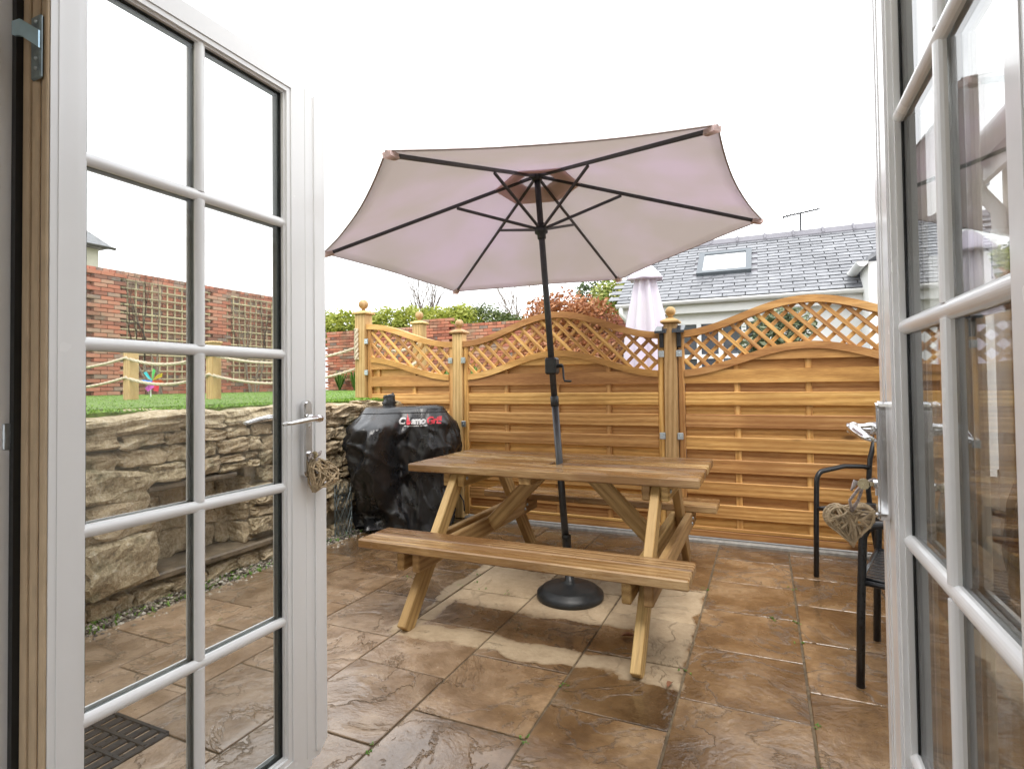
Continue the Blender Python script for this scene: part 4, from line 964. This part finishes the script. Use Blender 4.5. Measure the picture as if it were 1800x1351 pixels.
# bare climbers and trees
def branch(b, p, d, L, r, depth, rr, tw=.5, nn=3):
    P = [p]; q = p; dd = d.normalized(); rs = [r]
    for i in range(4):
        dd = (dd + Vector((rr.uniform(-1, 1), rr.uniform(-1, 1), rr.uniform(-.4, .8))) * .16).normalized(); q = q + dd * (L / 4); P.append(q); rs.append(r * (1 - .5 * (i + 1) / 4))
    b.tube(P, rs, 5 if r > .02 else 3, False)
    if depth <= 0: return
    for k in range(nn):
        i = rr.choice((2, 3, 4, 4)); nd = (dd + Vector((rr.uniform(-1, 1), rr.uniform(-1, 1), rr.uniform(-.3, .9))) * tw).normalized(); branch(b, P[i], nd, L * rr.uniform(.55, .8), rs[i] * .7, depth - 1, rr, tw, nn)
def bare_tree(name, p, h, r, depth, seed, lab, stems=1, tw=.55, nn=3, grp=None):
    rr = random.Random(seed); p = Vector(p); t = thing(name, p, lab, 'tree', grp)
    b = MB(); c_ = MB()
    for s_ in range(stems):
        d = Vector((rr.uniform(-.25, .25), rr.uniform(-.25, .25), 1)) if stems > 1 else Vector((.03, .02, 1)); d.normalize(); q = p + Vector((rr.uniform(-.3, .3), rr.uniform(-.3, .3), 0)) * (stems > 1); e = q + d * h * .35
        b.tube([q, q.lerp(e, .5) + Vector((.02, .01, 0)), e], [r, r * .85, r * .7], 7)
        for k in range(nn): branch(c_, e - d * h * .04 * k, (d + Vector((rr.uniform(-1, 1), rr.uniform(-1, 1), rr.uniform(0, .5))) * tw).normalized(), h * .32, r * .55, depth, rr, tw, nn)
    b.build('trunk', bark, t, True, org=p); c_.build('bare_branches', bark, t, True, org=p)
bare_tree('bare_tree', (-10.2, 15.5, 1.0), 4.0, .085, 4, 11, 'pale leafless shrubby tree behind the hedge', 4, .45, 3)
bare_tree('bare_tree', (-7.1, 15.0, 1.0), 3.7, .085, 3, 5, 'dark crooked leafless sapling beyond the dome-shaped bush', 1, .5, 2)
bare_tree('bare_tree', (-5.7, 14.5, 1.0), 3.5, .06, 4, 8, 'thin leafless twiggy tree behind the parasol pole', 3, .6, 3)
for yy, sd_, lb in ((7.1, 31, 'bare climbing stems on the left trellis'), (9.4, 33, 'bare climbing stems on the right trellis')):
    t = thing('climber', (-10.7, yy, 1.1), lb, 'plant', 'climbers on the trellis'); b = MB(); rr = random.Random(sd_)
    for k in range(4):
        d = Vector((.0, rr.uniform(-.35, .35), 1)).normalized(); b_ = MB(); branch(b, Vector((-10.80, yy + rr.uniform(-.15, .15), 1.08)), d, 1.35, .022, 3, rr, .35, 3)
    b.v = [(min(-10.62, max(-10.86, x)), y_, z_) for x, y_, z_ in b.v]; b.build('stems', bark, t, True, org=(-10.7, yy, 1.1))
# leafy shrubs
def leaves(b, c, rad, n, size, rr, flat=.0, shell=.55):
    c = Vector(c)
    for k in range(n):
        while True:
            d = Vector((rr.gauss(0, 1), rr.gauss(0, 1), rr.gauss(0, 1))).normalized(); q = shell + (1 - shell) * rr.random()
            lump = 1 + .22 * noise.noise(d * 2.3 + c) + .13 * noise.noise(d * 6 + c)
            p = Vector((d.x * rad[0], d.y * rad[1], d.z * rad[2])) * (q * lump)
            if p.z > -rad[2] * .75: break
        s_ = size * rr.uniform(.6, 1.3); u = Vector((rr.uniform(-1, 1), rr.uniform(-1, 1), rr.uniform(-.5, .7))).normalized(); w_ = u.cross(Vector((rr.uniform(-1, 1), rr.uniform(-1, 1), rr.uniform(-1, 1)))).normalized(); p = p + c
        b.add([p - u * s_, p + w_ * s_ * .42, p + u * s_, p - w_ * s_ * .42], [(0, 1, 2, 3)])
def shrub(name, blobs, n, size, mat, lab, base, seed, cat='shrub', shell=.55):
    rr = random.Random(seed); t = thing(name, base, lab, cat); b = MB(); tot = sum(r[0] * r[2] for _, r in blobs)
    for c_, r_ in blobs: leaves(b, c_, r_, int(n * r_[0] * r_[2] / tot), size, rr, shell=shell)
    b.build('crown', mat, t, org=base); b = MB(); base = Vector(base)
    for k in range(5):
        c_ = Vector(rr.choice(blobs)[0]); b.tube([base + Vector((rr.uniform(-.1, .1), 0, 0)), base.lerp(c_, .5) + Vector((rr.uniform(-.1, .1), rr.uniform(-.1, .1), 0)), c_], [.03, .02, .008], 5)
    b.build('stem', bark, t, True, org=base)
shrub('hedge', [((-12.6 + .75 * k, 12.85 + .1 * (k % 2), 2.80 + .03 * (k % 3) - .01 * k), (.66, .5, .58)) for k in range(8)], 20000, .06, hedge_m, 'long clipped yellow-green hedge along the top of the brick wall', (-10.3, 12.85, 1.0), 1, 'hedge', .7)
shrub('dome_bush', [((-7.0, 13.6, 2.55), (1.25, .9, .78)), ((-6.2, 13.7, 2.5), (.8, .7, .55))], 12000, .05, dome_m, 'rounded dark green bush beyond the middle of the brick wall', (-6.8, 13.6, 1.0), 2, shell=.75)
shrub('copper_bush', [((-3.75, 10.6, 2.55), (.75, .5, .55)), ((-3.1, 10.5, 2.4), (.6, .5, .5)), ((-2.9, 10.2, 1.6), (.8, .5, .6)), ((-3.9, 10.4, 1.7), (.8, .5, .6))], 11000, .05, copper_m, 'rusty brown leaved shrub seen above and through the lattice', (-3.3, 10.5, 0), 3, shell=.4)
shrub('variegated_bush', [((-3.15, 12.6, 3.05), (.55, .5, .55)), ((-2.75, 12.5, 2.75), (.55, .5, .6)), ((-2.5, 12.5, 3.1), (.45, .45, .5))], 4200, .065, variegated_m, 'yellow-green evergreen bush beside the slate-roofed outbuilding', (-2.8, 12.6, 0), 4)
shrub('conifer_bush', [((-3.95, 13.6, 3.25), (.45, .45, .62)), ((-3.9, 13.6, 2.7), (.6, .5, .7))], 3500, .05, conifer_m, 'dark green conifer between the copper shrub and the yellow-green bush', (-3.9, 13.6, 0), 5)
shrub('olive_bush', [((.10, 7.6, 1.65), (.40, .35, .40)), ((.28, 7.6, 1.86), (.30, .3, .28)), ((.0, 7.6, 1.3), (.35, .3, .45))], 2600, .05, olive_m, 'grey-green shrub against the outbuilding seen through the lattice', (.1, 7.6, 0), 6)
def tuft(b, c, n, h, rr, wd=.012, spread=.5):
    c = Vector(c)
    for k in range(n):
        a = rr.uniform(0, 6.28); d = Vector((math.cos(a), math.sin(a), 0)); s_ = d.cross(zz); hh = h * rr.uniform(.6, 1.1); q = spread * hh * rr.uniform(.3, 1)
        p1 = c + d * q * .4 + zz * hh * .75; p2 = c + d * q + zz * hh * rr.uniform(.7, 1.0)
        b.add([c - s_ * wd, c + s_ * wd, p1 + s_ * wd, p1 - s_ * wd, p2], [(0, 1, 2, 3), (3, 2, 4)])
for k, x in enumerate((-10.2, -9.7, -9.2, -8.6, -7.9, -6.9, -6.2, -5.4)):
    rr = random.Random(60 + k); b = MB(); tuft(b, (x, 11.6, 1.08), 46, .62, rr, .016, .9)
    lbs = ['first', 'second', 'third', 'fourth', 'fifth', 'sixth', 'seventh', 'eighth']
    tag(b.build('strap_plant', strap_m, org=(x, 11.6, 1.08)), '%s strap-leaved green plant from the left along the low brick wall' % lbs[k], 'plant', 'strap-leaved plants at the brick wall')
b = MB(); rr = random.Random(77)
for (px, py) in ((.125, 3.70), (.0, 3.19), (.128, 3.18), (.135, 2.96), (.36, 2.96), (.133, 2.26), (-.332, 2.47), (.132, 2.03), (-.775, 2.16), (-.78, 1.80), (-.335, 3.5), (-1.70, 2.99), (-1.66, 3.10), (-1.69, 3.2), (-1.55, 3.01), (-1.40, 3.0), (-2.1, 3.0), (-1.235, 1.55), (-2.62, 2.08), (-3.05, 2.4), (-3.06, 2.0), (-3.07, 2.8)):
    for q in range(3): tuft(b, (px + rr.uniform(-.03, .03), py + rr.uniform(-.03, .03), -.008), 7, .013, rr, .003, 1.3)
tag(b.build('joint_weeds', weed_m), 'small weeds growing in the paving joints', 'weeds', kind='stuff')
b = MB()
for k in range(380):
    x = rr.uniform(-3.28, -3.06); y = rr.uniform(1.4, 4.2); tuft(b, (x, y, .0), 2, .025, rr, .004, 1.5)
tag(b.build('wall_foot_moss', weed_m), 'moss and small weeds along the gravel at the wall foot', 'weeds', kind='stuff')
leaf_brown = plain('dead_leaf', (.22, .09, .04), .6, var=.3, scale=60)
for (x, y, a, s_, lb) in ((-.62, 2.70, .4, .035, 'brown fallen leaf on the paving just left of the right table leg'), (-.37, 2.33, 1.3, .025, 'small brown fallen leaf near the weed by the table foot'), (-1.84, 2.72, 2.2, .035, 'orange fallen leaf behind the left table leg'), (-2.98, 2.2, .9, .03, 'orange fallen leaf at the edge of the gravel strip')):
    b = MB(); u = Vector((math.cos(a), math.sin(a), 0)); v_ = Vector((-u.y, u.x, 0)); c_ = Vector((x, y, .006)); P = []
    for f, wd in ((-1, .0), (-.6, .35), (0, .5), (.5, .35), (1, .0)): P.append((f, wd))
    V = [c_ + u * (f * s_) + v_ * (wd * s_) + zz * (.012 * abs(wd) * 2) for f, wd in P] + [c_ + u * (f * s_) - v_ * (wd * s_) + zz * (.018 * abs(wd) * 2) for f, wd in P[1:-1]] + [c_ + u * (f * s_) for f, wd in P[1:-1]]
    b.add(V, [(0, 8, 1), (1, 8, 9, 2), (2, 9, 10, 3), (3, 10, 4), (0, 5, 8), (5, 6, 9, 8), (6, 7, 10, 9), (7, 4, 10)]); tag(b.build('fallen_leaf', leaf_brown, org=c_), lb, 'leaf', 'fallen leaves')
# pinwheel
pw = thing('pinwheel', (-8.0, 5.19, 1.08), 'rainbow coloured toy pinwheel on a stick in the lawn', 'pinwheel')
b = MB(); b.tube([(-8.0, 5.19, 1.05), (-8.0, 5.19, 1.36)], .008, 6); b.build('stick', white_plastic, pw, org=(-8, 5.19, 1.08))
for k, col in enumerate(((.75, .55, .03), (.1, .6, .15), (.03, .5, .55), (.05, .25, .75), (.45, .05, .35), (.75, .03, .08), (.8, .12, .05))):
    a = 2 * math.pi * k / 7 + .5; u = Vector((.45, math.cos(a), math.sin(a))); u = Vector((0, math.cos(a), math.sin(a))); v_ = Vector((0, -math.sin(a), math.cos(a))); n_ = Vector((1, .4, 0)); c_ = Vector((-7.97, 5.19, 1.33)); b = MB()
    b.add([c_, c_ + u * .08 + v_ * .05 + n_ * .03, c_ + u * .17 + v_ * .03 + n_ * .01, c_ + u * .15 - v_ * .02, c_ + n_ * .004, c_ + u * .08 + v_ * .05 + n_ * .034, c_ + u * .17 + v_ * .03 + n_ * .014, c_ + u * .15 - v_ * .02 + n_ * .004], [(0, 3, 2, 1), (4, 5, 6, 7), (0, 1, 5, 4), (1, 2, 6, 5), (2, 3, 7, 6), (3, 0, 4, 7)])
    b.build('vane', plain('vane_%d' % k, col, .4, var=.03), pw, org=c_)

# ------------------------------------------------------------------ slate-roofed outbuilding and closed parasol
ob = thing('outbuilding', (.6, 10.5, 0), 'white outbuilding with slate roof and skylight behind the fence', 'building')
EY, EZ, RY, RZ = 9.30, 2.52, 11.15, 3.82; OX0, OX1 = -2.24, 3.3
b = MB(); b.box((OX0 + .12, EY + .22, 0), (OX1, 13.0, EZ - .02)); b.build('wall', white_render, ob, org=(.6, 10.5, 0))
b = MB(); b.box((OX0 + .06, EY + .05, EZ - .20), (OX1, EY + .22, EZ - .03)); b.build('fascia', white_plastic, ob, org=(.6, EY, EZ))
sl_ = Vector((0, RY - EY, RZ - EZ)); SL = sl_.length; sl_.normalize(); nr = Vector((0, -sl_.z, sl_.y))
b = MB(); V = [(OX0, EY, EZ), (OX1, EY, EZ), (OX1, RY, RZ), (OX0, RY, RZ), (OX1, 13.0, EZ), (OX0, 13.0, EZ)]; b.add(V, [(0, 1, 2, 3), (3, 2, 4, 5), (0, 3, 5), (1, 4, 2), (0, 5, 4, 1)]); b.build('roof_deck', slate_gap, ob, org=(.6, 10.5, 3))
gutter((OX0 + .0, EY - .05, EZ - .01), (OX1, EY - .05, EZ - .01), .06, 'gutter', ob)
b = MB(); b.tube([(OX0 + .08, EY - .05, EZ - .06), (OX0 + .08, EY - .05, EZ - .16), (OX0 + .16, EY + .08, EZ - .28), (OX0 + .19, EY + .17, EZ - .34), (OX0 + .19, EY + .17, .05)], .036, 10); b.build('downpipe', white_plastic, ob, True, org=(OX0, EY, 0))
# skylight footprint on the slope (x range, distance up the slope)
KX0, KX1, KS0, KS1 = -1.02, -.16, .80, 1.66
bb = MB(); bb.cbox((-.1625, -.075, 0), (.1625, .075, .013), .002); sm_ = bb.mesh('slate', slate_m)
q = Matrix((Vector((1, 0, 0)), sl_, nr)).transposed().to_quaternion(); NR = 20; ex_ = SL / NR; cnt = 0
for r in range(NR):
    s_ = ex_ * (r + .5); x = OX0 + .165 - (.165 if r % 2 else 0)
    while x < OX1 - .1:
        if not (KX0 - .02 < x < KX1 + .02 and KS0 - .02 < s_ < KS1 + .02) and x > OX0 - .01:
            cnt += 1
            if cnt <= 330:
                o = link('slate', sm_, ob, Vector((x, EY, EZ)) + sl_ * (s_ + .012) + nr * (.012 + rng.uniform(0, .003)), q @ Matrix.Rotation(-.10 + rng.uniform(-.008, .008), 4, 'X').to_quaternion() @ Matrix.Rotation(rng.uniform(-.006, .006), 4, 'Z').to_quaternion()); o.scale = (.99, 1, 1)
        x += .333
b = MB()
k = 0
for i in range(12):
    x = OX0 + .46 * i; bb = MB(); bb.prism([(RY - .16, RZ - .085), (RY, RZ + .035), (RY + .16, RZ - .085), (RY + .16, RZ - .055), (RY, RZ + .065), (RY - .16, RZ - .055)], 0, x + .002, x + .458); o = bb.build('ridge_tile', lead_m, ob, org=(x, RY, RZ)); bb = MB(); bb.prism([(RY - .17, RZ - .08), (RY, RZ + .06), (RY + .17, RZ - .08), (RY + .17, RZ - .04), (RY, RZ + .09), (RY - .17, RZ - .04)], 0, x + .44, x + .475); bb.build('ridge_joint', lead_m, o, org=(x, RY, RZ))
def onroof(x, s_, h): return Vector((x, EY, EZ)) + sl_ * s_ + nr * h
def slope_box(b, x0, x1, s0, s1, h0, h1): b.add([onroof(x, s_, h) for h in (h0, h1) for (x, s_) in ((x0, s0), (x1, s0), (x1, s1), (x0, s1))], [(0, 3, 2, 1), (4, 5, 6, 7), (0, 1, 5, 4), (1, 2, 6, 5), (2, 3, 7, 6), (3, 0, 4, 7)])
b = MB(); w_ = .09
for a in ((KX0, KX1, KS0, KS0 + w_), (KX0, KX1, KS1 - w_, KS1), (KX0, KX0 + w_, KS0 + w_, KS1 - w_), (KX1 - w_, KX1, KS0 + w_, KS1 - w_)): slope_box(b, *a, .0, .085)
sk = b.build('skylight', plain('skylight_frame', (.10, .115, .13), .4, var=.1), ob, org=onroof(-.6, 1.2, 0)); b = MB(); slope_box(b, KX0 + w_, KX1 - w_, KS0 + w_, KS1 - w_, .03, .055); b.build('skylight_pane', plain('skylight_glass', (.82, .84, .85), .08, var=.02, bump=0), sk, org=onroof(-.6, 1.2, 0))
b = MB(); slope_box(b, KX0 - .20, KX1 + .20, KS0 - .14, KS1 + .08, .004, .016); b.build('lead_apron', lead_m, sk, org=onroof(-.6, .8, 0))
# French windows of the outbuilding
b = MB(); b.box((-1.30, EY + .205, .1), (.10, EY + .215, 2.2)); fw_ = b.build('french_window', dark_glass, ob, org=(-.6, EY + .2, .1))
b = MB()
for x in (-1.32, -.95, -.62, -.28, .08): b.box((x - .035, EY + .17, .08), (x + .035, EY + .219, 2.22))
for z_ in (.12, 1.2, 1.62, 2.18): b.box((-1.355, EY + .175, z_ - .035), (.115, EY + .218, z_ + .035))
b.build('window_frame', white_plastic, fw_, org=(-.6, EY + .2, .1))
# neighbouring gutter end with its little roof, right
b = MB(); b.add([(1.28, 8.75, 2.86), (2.6, 8.75, 3.7), (2.6, 9.9, 3.7), (1.28, 9.9, 2.86), (1.28, 8.75, 2.80), (2.6, 8.75, 3.62), (2.6, 9.9, 3.62), (1.28, 9.9, 2.80)], [(0, 1, 2, 3), (7, 6, 5, 4), (0, 4, 5, 1), (1, 5, 6, 2), (2, 6, 7, 3), (3, 7, 4, 0)]); b.build('porch_roof', slate_m, ob, org=(2, 9, 3)); gutter((1.22, 8.70, 2.80), (1.22, 9.9, 2.80), .07, 'porch_gutter', ob)
b = MB(); b.box((1.30, 8.80, 0), (2.6, 9.5, 2.8)); b.build('porch_wall', white_render, ob, org=(2, 9, 0))
ae = thing('tv_aerial', (.64, 11.15, 3.88), 'thin television aerial standing on the slate roof ridge', 'aerial')
b = MB(); b.tube([(.64, 11.15, 3.86), (.64, 11.15, 4.20)], .017, 6); b.build('mast', charcoal, ae, org=(.64, 11.15, 3.9))
b = MB(); b.tube([(.36, 11.05, 4.13), (.95, 11.25, 4.25)], .014, 6)
for k in range(9): p = Vector((.40 + .062 * k, 11.06 + .021 * k, 4.14 + .0126 * k)); d = Vector((.10, -.28, .02)) * (.35 if k > 1 else .55); b.tube([p - d * .5, p + d * .5], .010, 4)
b.tube([(.36, 11.05, 4.07), (.36, 11.05, 4.19)], .008, 4); b.build('boom', charcoal, ae, org=(.64, 11.15, 4.1))
cp = thing('closed_parasol', (-1.13, 6.0, 0), 'furled pale lavender parasol standing behind the fence', 'parasol')
b = MB(); b.tube([(-1.13, 6.0, 0), (-1.13, 6.0, 2.50)], .019, 12); b.build('pole', white_plastic, cp, True, org=(-1.13, 6, 0))
def furled(prof_, amp, n=96, pleats=8):
    b = MB(); V = []
    for z_, r in prof_:
        for k in range(n): a = 2 * math.pi * k / n; rr_ = r * (1 + amp * math.cos(pleats * a + z_ * 1.2) + amp * .4 * math.cos(3 * a + 1)); V.append((-1.13 + rr_ * math.cos(a), 6.0 + rr_ * math.sin(a), z_))
    m_ = len(prof_); b.add(V, [(i * n + k, i * n + (k + 1) % n, (i + 1) * n + (k + 1) % n, (i + 1) * n + k) for i in range(m_ - 1) for k in range(n)] + [tuple(range(n))[::-1], tuple((m_ - 1) * n + k for k in range(n))]); return b
furled([(.95, .10), (1.0, .16), (1.3, .205), (1.6, .20), (1.85, .175), (2.1, .13), (2.3, .095), (2.42, .055), (2.47, .03)], .20).build('furled_canopy', pale_cloth, cp, True, org=(-1.13, 6, 1.5))
furled([(2.30, .175), (2.315, .178), (2.36, .145), (2.43, .085), (2.485, .035), (2.50, .01)], .10, 96, 6).build('vent_cap', pale_cloth, cp, True, org=(-1.13, 6, 2.4))
# far house roof showing over the trellis wall
fh = thing('far_house', (-17, 7.6, 1), 'corner of a dark slate roof above the trellised wall', 'building')
b = MB(); b.box((-20, 5.5, 0), (-16.2, 9.1, 4.95)); b.build('wall', render_m, fh, org=(-17, 7.6, 1))
b = MB(); b.add([(-20.2, 5.3, 5.0), (-15.9, 5.3, 5.0), (-15.9, 9.32, 5.0), (-20.2, 9.32, 5.0), (-18.9, 6.2, 6.3), (-17.2, 6.2, 6.3), (-17.2, 8.0, 6.3), (-18.9, 8.0, 6.3)], [(0, 3, 2, 1), (4, 5, 6, 7), (0, 1, 5, 4), (1, 2, 6, 5), (2, 3, 7, 6), (3, 0, 4, 7)]); b.build('roof', slate_m, fh, org=(-17, 7.6, 5)); gutter((-15.86, 5.3, 4.99), (-15.86, 9.32, 4.99), .06, 'gutter', fh, black_plastic)
